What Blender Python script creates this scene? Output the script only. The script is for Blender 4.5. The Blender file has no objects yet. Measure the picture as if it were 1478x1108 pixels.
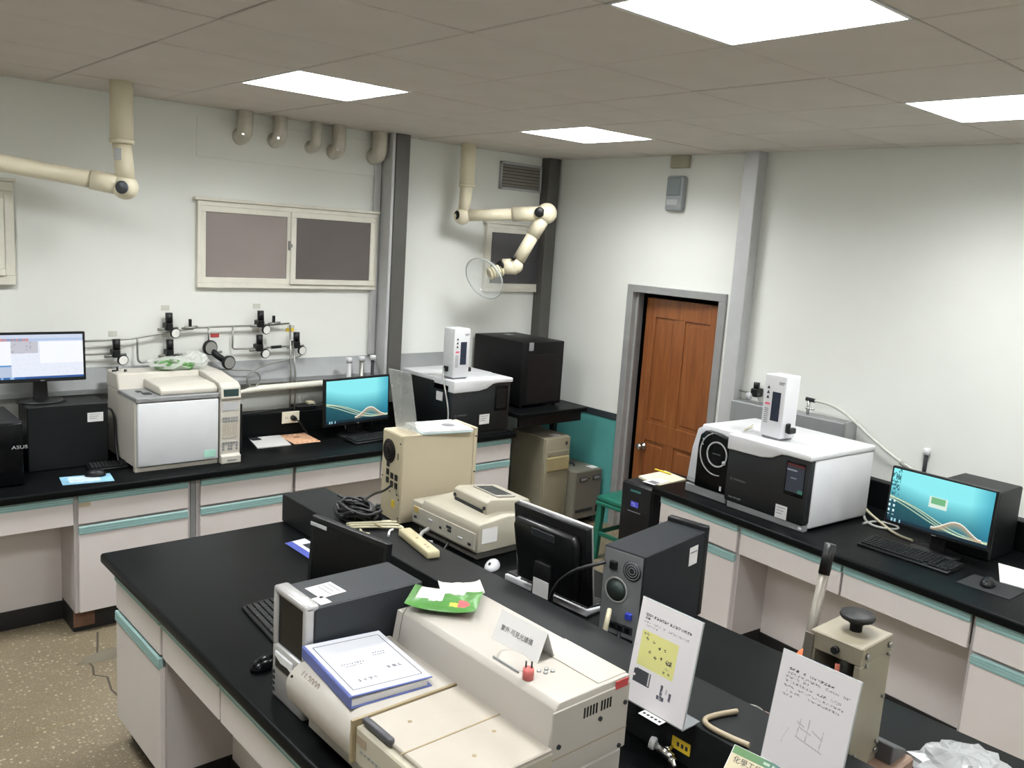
import bpy, bmesh, math, random
from mathutils import Vector, Matrix
random.seed(11)
S = bpy.context.scene
COL = S.collection
PI = math.pi
R = math.radians

# ------------------------------------------------------------------ camera
cd = bpy.data.cameras.new('camera')
cd.sensor_fit = 'HORIZONTAL'; cd.sensor_width = 36.0
cd.lens = 1251.5 / 1478 * 36.0
cd.clip_start = 0.02
cam = bpy.data.objects.new('camera', cd); COL.objects.link(cam)
_r = Vector((0.75175795, -0.6562869, 0.06440107)); _d = Vector((-0.05965227, -0.16493826, -0.98449834)); _f = Vector((0.65673556, 0.73626278, -0.16314265))
cam.matrix_world = Matrix(((_r.x, -_d.x, -_f.x, -5.0123), (_r.y, -_d.y, -_f.y, -5.2704), (_r.z, -_d.z, -_f.z, 2.1572), (0, 0, 0, 1)))
S.camera = cam
# ------------------------------------------------------------------ world, exposure (the room is lit by its ceiling lights, built below)
w = bpy.data.worlds.new('night'); S.world = w; w.use_nodes = True
w.node_tree.nodes['Background'].inputs[0].default_value = (0.012, 0.013, 0.016, 1)
w.node_tree.nodes['Background'].inputs[1].default_value = 0.4
S.view_settings.view_transform = 'Standard'; S.view_settings.look = 'None'
S.view_settings.exposure = 0.0; S.view_settings.gamma = 1.0; S.view_settings.use_curve_mapping = False
LAMP_W = 50.0
H = 2.82          # ceiling
CT = 0.80         # bench top

# ------------------------------------------------------------------ materials
def lin(c):
    if isinstance(c, str):
        c = tuple(int(c[i:i+2], 16) / 255 for i in (0, 2, 4))
    return tuple((x / 12.92 if x <= .04045 else ((x + .055) / 1.055) ** 2.4) for x in c)
MATS = {}
def mat(name, col, rough=.5, metal=0., var=.06, vs=9., bump=0., bs=120., spec=.5, alpha=1., trans=0., emit=None, es=1., coat=0., ior=1.5):
    if name in MATS: return MATS[name]
    m = bpy.data.materials.new(name); m.use_nodes = True
    nt = m.node_tree; b = nt.nodes['Principled BSDF']
    c = lin(col)
    b.inputs['Roughness'].default_value = rough; b.inputs['Metallic'].default_value = metal
    b.inputs['Specular IOR Level'].default_value = spec
    b.inputs['Alpha'].default_value = alpha; b.inputs['Transmission Weight'].default_value = trans
    b.inputs['Coat Weight'].default_value = coat; b.inputs['IOR'].default_value = ior
    tc = nt.nodes.new('ShaderNodeTexCoord')
    n = nt.nodes.new('ShaderNodeTexNoise'); n.inputs['Scale'].default_value = vs; n.inputs['Detail'].default_value = 4
    nt.links.new(tc.outputs['Object'], n.inputs['Vector'])
    r = nt.nodes.new('ShaderNodeValToRGB')
    r.color_ramp.elements[0].position = .3; r.color_ramp.elements[1].position = .7
    r.color_ramp.elements[0].color = tuple(x * (1 - var) for x in c) + (1,)
    r.color_ramp.elements[1].color = tuple(min(1, x * (1 + var)) for x in c) + (1,)
    nt.links.new(n.outputs['Fac'], r.inputs['Fac']); nt.links.new(r.outputs['Color'], b.inputs['Base Color'])
    if bump:
        n2 = nt.nodes.new('ShaderNodeTexNoise'); n2.inputs['Scale'].default_value = bs
        nt.links.new(tc.outputs['Object'], n2.inputs['Vector'])
        bp = nt.nodes.new('ShaderNodeBump'); bp.inputs['Strength'].default_value = bump; bp.inputs['Distance'].default_value = .002
        nt.links.new(n2.outputs['Fac'], bp.inputs['Height']); nt.links.new(bp.outputs['Normal'], b.inputs['Normal'])
    if emit:
        b.inputs['Emission Color'].default_value = lin(emit) + (1,); b.inputs['Emission Strength'].default_value = es
    MATS[name] = m
    return m
def attrmat(name, emit=0., rough=.5):
    if name in MATS: return MATS[name]
    m = bpy.data.materials.new(name); m.use_nodes = True
    nt = m.node_tree; b = nt.nodes['Principled BSDF']; b.inputs['Roughness'].default_value = rough
    a = nt.nodes.new('ShaderNodeAttribute'); a.attribute_name = 'Col'
    if emit:
        b.inputs['Base Color'].default_value = (.01, .01, .01, 1)
        nt.links.new(a.outputs['Color'], b.inputs['Emission Color']); b.inputs['Emission Strength'].default_value = emit
    else:
        nt.links.new(a.outputs['Color'], b.inputs['Base Color'])
    MATS[name] = m; return m

def terrazzo():
    m = bpy.data.materials.new('terrazzo'); m.use_nodes = True; nt = m.node_tree; b = nt.nodes['Principled BSDF']
    b.inputs['Roughness'].default_value = .42
    tc = nt.nodes.new('ShaderNodeTexCoord')
    def vor(scale):
        v = nt.nodes.new('ShaderNodeTexVoronoi'); v.inputs['Scale'].default_value = scale
        nt.links.new(tc.outputs['Object'], v.inputs['Vector']); return v
    def ramp(src, els):
        r = nt.nodes.new('ShaderNodeValToRGB'); r.color_ramp.interpolation = 'LINEAR'
        while len(r.color_ramp.elements) < len(els): r.color_ramp.elements.new(.5)
        for e, (p, c) in zip(r.color_ramp.elements, els): e.position = p; e.color = c
        nt.links.new(src, r.inputs['Fac']); return r
    n = nt.nodes.new('ShaderNodeTexNoise'); n.inputs['Scale'].default_value = 1.6; n.inputs['Detail'].default_value = 5
    nt.links.new(tc.outputs['Object'], n.inputs['Vector'])
    base = ramp(n.outputs['Fac'], [(.3, lin('6f6450') + (1,)), (.7, lin('807560') + (1,))])
    out = base.outputs['Color']
    for sc, thr, cA, cB in ((46, .25, '9a8f76', 'b0a78e'), (95, .25, '5f5644', '94896f'), (140, .3, '9c917a', '695f4b')):
        v = vor(sc)
        mk = ramp(v.outputs['Distance'], [(thr, (1, 1, 1, 1)), (thr + .07, (0, 0, 0, 1))])
        sep = nt.nodes.new('ShaderNodeSeparateColor'); nt.links.new(v.outputs['Color'], sep.inputs[0])
        pick = ramp(sep.outputs[0], [(.45, (0, 0, 0, 1)), (.5, (1, 1, 1, 1))])
        mul = nt.nodes.new('ShaderNodeMath'); mul.operation = 'MULTIPLY'
        nt.links.new(mk.outputs['Color'], mul.inputs[0]); nt.links.new(pick.outputs['Color'], mul.inputs[1])
        cc = ramp(sep.outputs[1], [(.2, lin(cA) + (1,)), (.8, lin(cB) + (1,))])
        mx = nt.nodes.new('ShaderNodeMix'); mx.data_type = 'RGBA'
        nt.links.new(mul.outputs[0], mx.inputs['Factor']); nt.links.new(out, mx.inputs[6]); nt.links.new(cc.outputs['Color'], mx.inputs[7])
        out = mx.outputs[2]
    nt.links.new(out, b.inputs['Base Color'])
    return m
def wood(name, a, c2, scale=1., axis='Z', rough=.35):
    m = bpy.data.materials.new(name); m.use_nodes = True; nt = m.node_tree; b = nt.nodes['Principled BSDF']
    b.inputs['Roughness'].default_value = rough
    tc = nt.nodes.new('ShaderNodeTexCoord'); mp = nt.nodes.new('ShaderNodeMapping')
    s = {'Z': (14, 14, 1.2), 'X': (1.2, 14, 14), 'Y': (14, 1.2, 14)}[axis]
    mp.inputs['Scale'].default_value = tuple(x * scale for x in s)
    nt.links.new(tc.outputs['Object'], mp.inputs['Vector'])
    n = nt.nodes.new('ShaderNodeTexNoise'); n.inputs['Scale'].default_value = 2.2; n.inputs['Detail'].default_value = 8; n.inputs['Distortion'].default_value = .6
    nt.links.new(mp.outputs['Vector'], n.inputs['Vector'])
    r = nt.nodes.new('ShaderNodeValToRGB'); r.color_ramp.elements[0].position = .3; r.color_ramp.elements[1].position = .72
    r.color_ramp.elements[0].color = lin(a) + (1,); r.color_ramp.elements[1].color = lin(c2) + (1,)
    nt.links.new(n.outputs['Fac'], r.inputs['Fac']); nt.links.new(r.outputs['Color'], b.inputs['Base Color'])
    return m

WALL = mat('wall_paint', 'e4e6e1', .75, var=.025, vs=1.6, bump=.05, bs=60)
CEIL = mat('ceiling_tile_mat', 'ccc5bd', .9, var=.03, vs=4, bump=.12, bs=180)
CEILG = mat('ceiling_gap', '3a3733', .9)
FLOOR = terrazzo()
TEALW = mat('teal_wainscot', '4f9490', .5, var=.03)
DTRIM = mat('dark_trim', '2c3338', .45)
STEELD = mat('steel_dark_paint', '54534f', .5, metal=.2, var=.04)
STEELL = mat('steel_light_paint', 'b9babb', .4, metal=.15, var=.04)
ALU = mat('aluminium', 'b6b8b8', .35, metal=.8, var=.04)
GREYM = mat('grey_metal_ledge', '8e9192', .45, metal=.3, var=.05)
WFRAME = mat('window_frame_cream', 'dcd9cd', .45)
PANEA = mat('frosted_pane_mauve', '867c79', .35, var=.06, vs=3)
PANEB = mat('frosted_pane_dark', '5b5452', .35, var=.08, vs=3)
PANEC = mat('window_pane_grey', '4a494c', .25, var=.08, vs=3)
CREAM = mat('arm_cream', 'ded6bd', .4, var=.03)
BLK = mat('black_plastic', '0e0f11', .4, var=.1, spec=.35)
BLKG = mat('black_gloss', '0a0b0d', .2, var=.05, ior=1.28)
BLKM = mat('black_case_metal', '101214', .45, var=.08, spec=.3)
DGREY = mat('dark_grey_case', '2c2f32', .5, var=.05, ior=1.3)
MGREY = mat('mid_grey_plastic', '7b7d7f', .5, var=.04)
LGREY = mat('light_grey_plastic', 'aeb0b2', .45, var=.03)
WHITE = mat('white_plastic', 'd3d4d7', .38, var=.02)
PAPER = mat('paper_white', 'd3d2d1', .7, var=.015)
BENCH = mat('black_bench_top', '0d0f10', .36, var=.12, vs=5, bump=.03, bs=300, spec=.5, ior=1.16)
LAMI = mat('white_laminate', 'cfc9c7', .42, var=.025, vs=3)
LAMI2 = mat('grey_laminate', 'b4aead', .5, var=.03, vs=3)
TEAL = mat('teal_grip', '93b2b0', .4, var=.04)
TEALD = mat('teal_grip_groove', '7aa09f', .4, var=.04)
KICK = mat('black_kick', '1a1a1b', .5)
BEIGE = mat('beige_case', 'bbb097', .5, var=.03, vs=4)
BEIGE2 = mat('instrument_beige', 'a39e8e', .48, var=.03, vs=4)
BEIGED = mat('aged_beige', '7f7a68', .55, var=.04, vs=4)
OFFW = mat('instrument_offwhite', 'a7a29a', .4, var=.02, vs=4)
OFFW2 = mat('instrument_cream', 'a5a090', .42, var=.03, vs=4)
SEAM = mat('seam_tan', '8d7f62', .6)
GCW = mat('oven_door_white', 'd0d3d6', .35, var=.02)
GCB = mat('chromatograph_beige', 'bdb9af', .45, var=.02)
GCG = mat('deck_grey', '7d7f80', .5)
CHROME = mat('chrome', 'c9c9c6', .2, metal=1., var=.02)
BRASS = mat('steel_tube', '8f8f8a', .35, metal=.7)
SILVER = mat('silver_plastic', 'a9a8a8', .35, metal=.35, var=.03)
GREENP = mat('green_stool_plastic', '156351', .4, var=.04)
OR = mat('orange_rubber', 'e8683a', .4, var=.04)
BLUE = mat('binder_blue', '4b578f', .4, var=.04)
CLEAR = mat('clear_acrylic', 'e6ebea', .08, var=.01, alpha=.28, spec=.6)
DOMEM = mat('clear_dome', 'e9eeec', .06, var=.01, alpha=.24, spec=.8)
BAGM = mat('clear_bag', 'e2e6e0', .2, var=.03, alpha=.45)
FOIL = mat('bubble_wrap', 'b9bcbd', .15, var=.08, alpha=.5)
GRN = mat('bag_green', '47793a', .3, var=.1, vs=12)
CABLEW = mat('cable_cream', 'b8b298', .45)
CABLEG = mat('cable_grey', '9a9a96', .5)
CABLEB = mat('cable_black', '111214', .45)
YEL = mat('label_yellow', 'd8b92e', .6)
RED = mat('label_red', 'a8383a', .55)
REDM = mat('pink_rubber', 'b8605c', .5)
INK = mat('ink_black', '2b2b30', .7)
INKG = mat('ink_grey', '77777c', .7)
DISP = mat('display_dark', '2c3f40', .2)
BROWN = mat('worn_fibreboard', '6b4c3a', .75, var=.15, vs=30)
WOODB = mat('press_base_wood', '7d6656', .6, var=.12, vs=20)
PRESS = mat('press_khaki', '7e7767', .45, var=.05)
DUCT = mat('duct_galvanised', 'c6c2b6', .4, metal=.35, var=.08, vs=20)
DOORW = wood('door_wood', '764324', '8f5930')
GLASS_G = mat('gauge_face', 'e6e6e2', .3)

# ------------------------------------------------------------------ mesh builder
class G:
    def __init__(s): s.v = []; s.f = []; s.mi = []; s.sm = []
    def add(s, vs, fs, mi=0, sm=False):
        o = len(s.v); s.v += [Vector(v) for v in vs]
        for f in fs: s.f.append([i + o for i in f]); s.mi.append(mi); s.sm.append(sm)
        return s
    def _bm(s, bm, mi, sm=False):
        bm.verts.index_update()
        s.add([v.co.copy() for v in bm.verts], [[v.index for v in f.verts] for f in bm.faces], mi, sm); bm.free(); return s
    def box(s, x0, x1, y0, y1, z0, z1, b=0., seg=1, mi=0, M=None):
        x0, x1 = min(x0, x1), max(x0, x1); y0, y1 = min(y0, y1), max(y0, y1); z0, z1 = min(z0, z1), max(z0, z1)
        c = [Vector((x, y, z)) for z in (z0, z1) for y in (y0, y1) for x in (x0, x1)]
        fs = [(0, 2, 3, 1), (4, 5, 7, 6), (0, 1, 5, 4), (2, 6, 7, 3), (0, 4, 6, 2), (1, 3, 7, 5)]
        if M: c = [M @ v for v in c]
        if b <= 0: return s.add(c, fs, mi)
        bm = bmesh.new(); vs = [bm.verts.new(v) for v in c]
        for f in fs: bm.faces.new([vs[i] for i in f])
        bmesh.ops.bevel(bm, geom=list(bm.edges), offset=b, segments=seg, affect='EDGES', profile=.5, clamp_overlap=True)
        return s._bm(bm, mi, seg > 1)
    def prism(s, poly, lo, hi, axis='y', b=0., seg=1, mi=0, M=None, sm=False):
        n = len(poly)
        def p3(a, c, t): return {'x': (t, a, c), 'y': (a, t, c), 'z': (a, c, t)}[axis]
        vs = [Vector(p3(a, c, lo)) for a, c in poly] + [Vector(p3(a, c, hi)) for a, c in poly]
        if M: vs = [M @ v for v in vs]
        bm = bmesh.new(); bv = [bm.verts.new(v) for v in vs]
        bm.faces.new(bv[:n]); bm.faces.new(bv[n:][::-1])
        for i in range(n): bm.faces.new((bv[i], bv[i + n], bv[(i + 1) % n + n], bv[(i + 1) % n]))
        bmesh.ops.recalc_face_normals(bm, faces=list(bm.faces))
        if b > 0:
            es = [e for e in bm.edges if e.calc_face_angle(0) > .5]
            bmesh.ops.bevel(bm, geom=es, offset=b, segments=seg, affect='EDGES', profile=.5, clamp_overlap=True)
        return s._bm(bm, mi, sm or seg > 1)
    def cyl(s, p0, p1, r0, r1=None, n=16, caps=True, mi=0, sm=True):
        p0 = Vector(p0); p1 = Vector(p1); r1 = r0 if r1 is None else r1
        q = (p1 - p0).to_track_quat('Z', 'Y'); X = q @ Vector((1, 0, 0)); Y = q @ Vector((0, 1, 0))
        a = [p0 + (X * math.cos(2 * PI * i / n) + Y * math.sin(2 * PI * i / n)) * r0 for i in range(n)]
        c = [p1 + (X * math.cos(2 * PI * i / n) + Y * math.sin(2 * PI * i / n)) * r1 for i in range(n)]
        o = len(s.v); s.v += a + c
        for i in range(n): s.f.append([o + i, o + (i + 1) % n, o + n + (i + 1) % n, o + n + i]); s.mi.append(mi); s.sm.append(sm)
        if caps:
            s.f.append([o + i for i in range(n)][::-1]); s.mi.append(mi); s.sm.append(False)
            s.f.append([o + n + i for i in range(n)]); s.mi.append(mi); s.sm.append(False)
        return s
    def tube(s, pts, r, n=8, mi=0, smooth=0):
        pts = [Vector(p) for p in pts]
        for _ in range(smooth):
            q = [pts[0]]
            for a, b2 in zip(pts[:-1], pts[1:]): q += [a.lerp(b2, .25), a.lerp(b2, .75)]
            q.append(pts[-1]); pts = q
        rings = []; up = Vector((0, 0, 1)); prev = None
        for i, p in enumerate(pts):
            t = (pts[min(i + 1, len(pts) - 1)] - pts[max(i - 1, 0)]).normalized()
            if prev is None:
                X = t.cross(up); X = X.normalized() if X.length > 1e-4 else Vector((1, 0, 0))
            else:
                X = (prev - t * prev.dot(t)); X = X.normalized() if X.length > 1e-5 else t.orthogonal().normalized()
            prev = X; Y = t.cross(X)
            rr = r[i] if isinstance(r, (list, tuple)) else r
            rings.append([p + (X * math.cos(2 * PI * k / n) + Y * math.sin(2 * PI * k / n)) * rr for k in range(n)])
        o = len(s.v)
        for rg in rings: s.v += rg
        for i in range(len(rings) - 1):
            for k in range(n):
                s.f.append([o + i * n + k, o + i * n + (k + 1) % n, o + (i + 1) * n + (k + 1) % n, o + (i + 1) * n + k]); s.mi.append(mi); s.sm.append(True)
        s.f.append([o + k for k in range(n)][::-1]); s.mi.append(mi); s.sm.append(False)
        e = o + (len(rings) - 1) * n
        s.f.append([e + k for k in range(n)]); s.mi.append(mi); s.sm.append(False)
        return s
    def lathe(s, prof, c=(0, 0, 0), ax=(0, 0, 1), n=24, mi=0, sm=True):
        c = Vector(c); q = Vector(ax).to_track_quat('Z', 'Y'); o = len(s.v)
        for r, z in prof:
            for k in range(n):
                s.v.append(c + q @ Vector((r * math.cos(2 * PI * k / n), r * math.sin(2 * PI * k / n), z)))
        for i in range(len(prof) - 1):
            for k in range(n):
                s.f.append([o + i * n + k, o + i * n + (k + 1) % n, o + (i + 1) * n + (k + 1) % n, o + (i + 1) * n + k]); s.mi.append(mi); s.sm.append(sm)
        return s
    def ell(s, c, r, n=12, m=8, mi=0, M=None, zmin=-9):
        c = Vector(c); vs = []; fs = []
        for j in range(m + 1):
            th = -PI / 2 + PI * j / m
            for i in range(n):
                v = Vector((r[0] * math.cos(th) * math.cos(2 * PI * i / n), r[1] * math.cos(th) * math.sin(2 * PI * i / n), max(r[2] * math.sin(th), zmin)))
                vs.append((M @ v if M else v) + c)
        for j in range(m):
            for i in range(n): fs.append((j * n + i, j * n + (i + 1) % n, (j + 1) * n + (i + 1) % n, (j + 1) * n + i))
        return s.add(vs, fs, mi, True)
    def arc_strip(s, cx, cz, r, wd, a0, a1, y, th=.002, n=40, mi=0):
        "flat ring arc on the plane y (facing -y)"
        for k in range(n):
            t0 = a0 + (a1 - a0) * k / n; t1 = a0 + (a1 - a0) * (k + 1) / n
            vs = []
            for yy in (y, y - th):
                for t, rr in ((t0, r - wd / 2), (t0, r + wd / 2), (t1, r + wd / 2), (t1, r - wd / 2)):
                    vs.append((cx + rr * math.cos(t), yy, cz + rr * math.sin(t)))
            s.add(vs, [(0, 1, 2, 3), (4, 7, 6, 5), (0, 4, 5, 1), (2, 6, 7, 3), (1, 5, 6, 2), (0, 3, 7, 4)], mi)
        return s
    def build(s, name, mats, parent=None, world=False, loc=None, rot=None):
        me = bpy.data.meshes.new(name)
        vs = s.v
        if world and parent is not None:
            inv = PM[parent.name].inverted(); vs = [inv @ v for v in vs]
        me.from_pydata([tuple(v) for v in vs], [], s.f)
        if not isinstance(mats, (list, tuple)): mats = [mats]
        for m in mats: me.materials.append(m)
        me.polygons.foreach_set('material_index', s.mi); me.polygons.foreach_set('use_smooth', s.sm)
        bm = bmesh.new(); bm.from_mesh(me); bmesh.ops.recalc_face_normals(bm, faces=list(bm.faces)); bm.to_mesh(me); bm.free()
        me.update()
        o = bpy.data.objects.new(name, me); COL.objects.link(o)
        if parent is not None: o.parent = parent
        if loc is not None: o.location = loc
        if rot is not None: o.rotation_euler = rot
        PM[o.name] = (PM[parent.name] if parent is not None else Matrix()) @ o.matrix_basis
        return o
PM = {}
def T(name, label, cat, loc=(0, 0, 0), rz=0., group=None, kind=None):
    o = bpy.data.objects.new(name, None); COL.objects.link(o)
    o.empty_display_size = .05
    o.location = loc; o.rotation_euler = (0, 0, rz)
    PM[o.name] = Matrix.Translation(loc) @ Matrix.Rotation(rz, 4, 'Z')
    return tag(o, label, cat, group, kind)
def tag(o, label=None, cat=None, group=None, kind=None):
    if label: o['label'] = label
    if cat: o['category'] = cat
    if group: o['group'] = group
    if kind: o['kind'] = kind
    return o
def struct(o): o['kind'] = 'structure'; return o
def text(body, size, m, parent, loc, rot, name='lettering', align='LEFT', sx=1., wt=0.):
    cu = bpy.data.curves.new('t', 'FONT'); cu.body = body; cu.size = size; cu.align_x = align; cu.align_y = 'CENTER'; cu.resolution_u = 4; cu.offset = wt
    ob = bpy.data.objects.new('t', cu); COL.objects.link(ob)
    dg = bpy.context.evaluated_depsgraph_get(); dg.update()
    me = bpy.data.meshes.new_from_object(ob.evaluated_get(dg)); bpy.data.objects.remove(ob); bpy.data.curves.remove(cu)
    for v in me.vertices: v.co.x *= sx
    me.materials.clear(); me.materials.append(m); me.name = name
    o = bpy.data.objects.new(name, me); COL.objects.link(o); o.parent = parent; o.location = loc; o.rotation_euler = rot
    return o
def pic(name, wd, ht, nx, ny, fn, m, parent, loc, rot):
    "printed or lit picture: a fine grid of flat-coloured cells, upright in local x,z, centre at origin, facing -y"
    me = bpy.data.meshes.new(name)
    vs = [(-wd / 2 + wd * i / nx, 0, -ht / 2 + ht * j / ny) for j in range(ny + 1) for i in range(nx + 1)]
    fs = [(j * (nx + 1) + i, j * (nx + 1) + i + 1, (j + 1) * (nx + 1) + i + 1, (j + 1) * (nx + 1) + i) for j in range(ny) for i in range(nx)]
    me.from_pydata(vs, [], fs); me.materials.append(m)
    at = me.color_attributes.new('Col', 'FLOAT_COLOR', 'CORNER'); buf = []
    for j in range(ny):
        for i in range(nx):
            c = lin(fn((i + .5) / nx, (j + .5) / ny)); buf += list(c + (1.,)) * 4
    at.data.foreach_set('color', buf)
    o = bpy.data.objects.new(name, me); COL.objects.link(o); o.parent = parent; o.location = loc; o.rotation_euler = rot
    return o
def rect(name, parent, m, x0, x1, y0, y1, z0, z1, b=0., seg=1, world=False):
    return G().box(x0, x1, y0, y1, z0, z1, b, seg).build(name, m, parent, world)
def hsh(*a):
    x = math.sin(sum(v * k for v, k in zip(a, (12.9898, 78.233, 37.719, 4.581)))) * 43758.5453
    return x - math.floor(x)
def mixc(a, b, t): t = max(0, min(1, t)); return tuple(p * (1 - t) + q * t for p, q in zip(a, b))
SCR = attrmat('lit_screen', emit=1.0, rough=.25)
PRT = attrmat('printed_sheet', rough=.55)

# ================================================================== SETTING
XL, YF = -6.6, -7.5
fl = struct(rect('floor', None, FLOOR, XL, .12, YF, .12, -.1, 0))
g = G().box(XL + .02, -3.99, -1.525, -1.521, 0, .0015)
g.build('divider_strip', SEAM, fl)
g = G(); cr = [(-3.74, -.72), (-3.78, -.86), (-3.815, -.974), (-3.87, -1.03), (-3.865, -1.08), (-3.885, -1.17), (-3.84, -1.22), (-3.86, -1.35), (-3.85, -1.45)]
for a, b_ in zip(cr[:-1], cr[1:]):
    d = (Vector(b_) - Vector(a)); nrm = Vector((-d.y, d.x)).normalized() * .005
    g.add([(a[0] - nrm.x, a[1] - nrm.y, .001), (b_[0] - nrm.x, b_[1] - nrm.y, .001), (b_[0] + nrm.x, b_[1] + nrm.y, .001), (a[0] + nrm.x, a[1] + nrm.y, .001)], [(0, 1, 2, 3)])
g.build('floor_crack', mat('crack_dark', '4b443a', .8), fl)
g = G(); pts = [(-3.86, -.97), (-3.75, -.93), (-3.62, -.97), (-3.66, -1.06), (-3.84, -1.05), (-3.93, -1.03)]
g.add([(x, y, .0012) for x, y in pts], [tuple(range(6))]); g.build('cement_patch', mat('patch_cement', '6b6557', .8, var=.1), fl)

wb = struct(rect('wall_back', None, WALL, XL, .12, 0, .12, 0, 3.0))
struct(rect('wall_left', None, WALL, XL - .12, XL, YF, .12, 0, 3.0))
struct(rect('wall_front', None, WALL, XL, .12, YF - .12, YF, 0, 3.0))
g = G(); g.box(0, .12, -.93, 0, 0, 3.0); g.box(0, .12, YF, -1.77, 0, 3.0); g.box(0, .12, -1.77, -.93, 1.87, 3.0)
wr = struct(g.build('wall_right', WALL))
# corridor seen as darkness behind the door
struct(rect('wall_corridor', None, mat('corridor_dark', '3a3834', .9), .9, .95, -2.6, -.1, 0, 2.4))
for k, (a, b_) in enumerate(((-.895, -.0), (YF, -2.0))):
    o = struct(rect('trim_%d' % (2 * k + 1), None, TEALW, -.006, 0, a, b_, 0.0, .835))
    o = struct(rect('trim_%d' % (2 * k + 2), None, DTRIM, -.014, 0, a, b_, .835, .885, .003))
# board covering an old opening above the window
struct(rect('trim_5', None, WALL, -2.95, -1.685, -.006, 0, 2.53, 2.765, .002))

# ceiling: dark plenum with one object for each tile
ce = struct(rect('ceiling', None, CEILG, XL, .12, YF, .12, 2.96, 3.02))
xs = [-.0] + [-.172 - .6 * i for i in range(11)] + [XL]
ys = [-.0] + [-.489 - .6 * j for j in range(12)] + [YF]
LIGHTS = [(i, j) for i in (1, 4, 7) for j in (1, 5, 9)]
cache = {}
for i in range(len(xs) - 1):
    for j in range(len(ys) - 1):
        if (i - 1, j - 1) in LIGHTS: continue
        wx, wy = xs[i] - xs[i + 1] - .009, ys[j] - ys[j + 1] - .009
        if wx < .02 or wy < .02: continue
        key = (round(wx, 3), round(wy, 3))
        if key not in cache:
            o = G().box(-wx / 2, wx / 2, -wy / 2, wy / 2, 0, .016, .0025).build('ceiling_tile', CEIL, ce); cache[key] = o
        else:
            o = cache[key].copy(); COL.objects.link(o)
        o.location = ((xs[i] + xs[i + 1]) / 2, (ys[j] + ys[j + 1]) / 2, H + random.uniform(0, .0025))

# columns
struct(rect('trim_6', None, STEELD, -1.635, -1.52, -.15, 0, .96, H + .02, .004))       # dark steel column by the window
struct(rect('trim_7', None, STEELL, -1.66, -1.637, -.145, 0, .96, H + .02, .003))      # its pale side plate
struct(rect('trim_8', None, STEELD, -.145, -.03, -.1, 0, 0, H + .02, .004))            # column in the corner
g = G().box(-.1, 0, -1.99, -1.88, 0, H + .02, .004)
struct(g.build('trim_9', STEELL))                                                       # column right of the door

# windows (cream frames on the back wall)
def window(n, x0, x1, z0, z1, sashes, fr=.05):
    o = bpy.data.objects.new('window_%d' % n, None); COL.objects.link(o); PM[o.name] = Matrix(); struct(o)
    g = G()
    g.box(x0, x1, -.035, 0, z1 - fr, z1, .003); g.box(x0, x1, -.035, 0, z0, z0 + fr, .003)
    g.box(x0, x0 + fr, -.035, 0, z0 + fr, z1 - fr, .003); g.box(x1 - fr, x1, -.035, 0, z0 + fr, z1 - fr, .003)
    g.box(x0 - .02, x1 + .01, -.05, 0, z1, z1 + .018, .003)
    g.build('window_frame', WFRAME, o)
    for (a, b_, m, yy) in sashes:
        s_ = .035; g = G()
        g.box(a, b_, yy - .02, yy, z1 - fr - s_, z1 - fr, .002); g.box(a, b_, yy - .02, yy, z0 + fr, z0 + fr + s_, .002)
        g.box(a, a + s_, yy - .02, yy, z0 + fr + s_, z1 - fr - s_, .002); g.box(b_ - s_, b_, yy - .02, yy, z0 + fr + s_, z1 - fr - s_, .002)
        so = g.build('sash', WFRAME, o)
        G().box(a + s_ - .002, b_ - s_ + .002, yy - .012, yy - .006, z0 + fr + s_ - .002, z1 - fr - s_ + .002).build('pane', m, so)
        if b_ < x1 - .1 and n == 2:
            g = G().box(b_ - .03, b_ - .008, yy - .03, yy - .02, 2.0, 2.06, .003); g.cyl((b_ - .02, yy - .03, 2.03), (b_ - .02, yy - .045, 2.03), .012, n=12)
            g.build('latch', BRASS, so)
    return o
window(1, -5.2, -3.93, 1.75, 2.29, [(-5.15, -4.55, PANEA, -.012), (-4.6, -3.98, PANEA, -.03)])
window(2, -2.952, -1.685, 1.75, 2.275, [(-2.935, -2.33, PANEA, -.012), (-2.345, -1.715, PANEB, -.03)], .03)
window(3, -.70, -.06, 1.75, 2.275, [(-.68, -.09, PANEC, -.012)], .03)

# door (ajar, recessed in a steel frame)
o = bpy.data.objects.new('door_1', None); COL.objects.link(o); struct(o); PM[o.name] = Matrix()
g = G()
g.box(-.018, .12, -.965, -.905, 0, 1.835, .003); g.box(-.018, .12, -1.795, -1.735, 0, 1.835, .003); g.box(-.018, .12, -1.795, -.905, 1.835, 1.89, .003)
g.box(.03, .045, -.985, -.965, 0, 1.835); 
g.build('door_frame', mat('door_frame_steel', '9b9c9b', .42, metal=.3), o)
hinge = Matrix.Translation((.045, -1.732, 0)) @ Matrix.Rotation(R(-5), 4, 'Z')
g = G(); Wd = .73; th = .038
g.box(0, th, 0, .10, .01, 1.80, .003, M=hinge); g.box(0, th, Wd - .10, Wd, .01, 1.80, .003, M=hinge)
g.box(0, th, .33, .42, .16, .72, .002, M=hinge); g.box(0, th, .33, .42, .86, 1.66, .002, M=hinge)
for a, b_ in ((.01, .16), (.72, .86), (1.66, 1.80)): g.box(0, th, .10, Wd - .10, a, b_, .002, M=hinge)
lf = g.build('door_leaf', DOORW, o)
for y0, y1 in ((.10, .33), (.42, Wd - .10)):
    for z0, z1 in ((.16, .72), (.86, 1.66)):
        g = G().box(.012, th - .012, y0, y1, z0, z1, M=hinge); g.box(.006, th - .006, y0 + .03, y1 - .03, z0 + .03, z1 - .03, .006, M=hinge)
        g.build('door_panel', DOORW, lf)
g = G(); P0 = hinge @ Vector((0, Wd - .095, .665)); P1 = hinge @ Vector((-.06, Wd - .095, .665)); ax = (P1 - P0)
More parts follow.
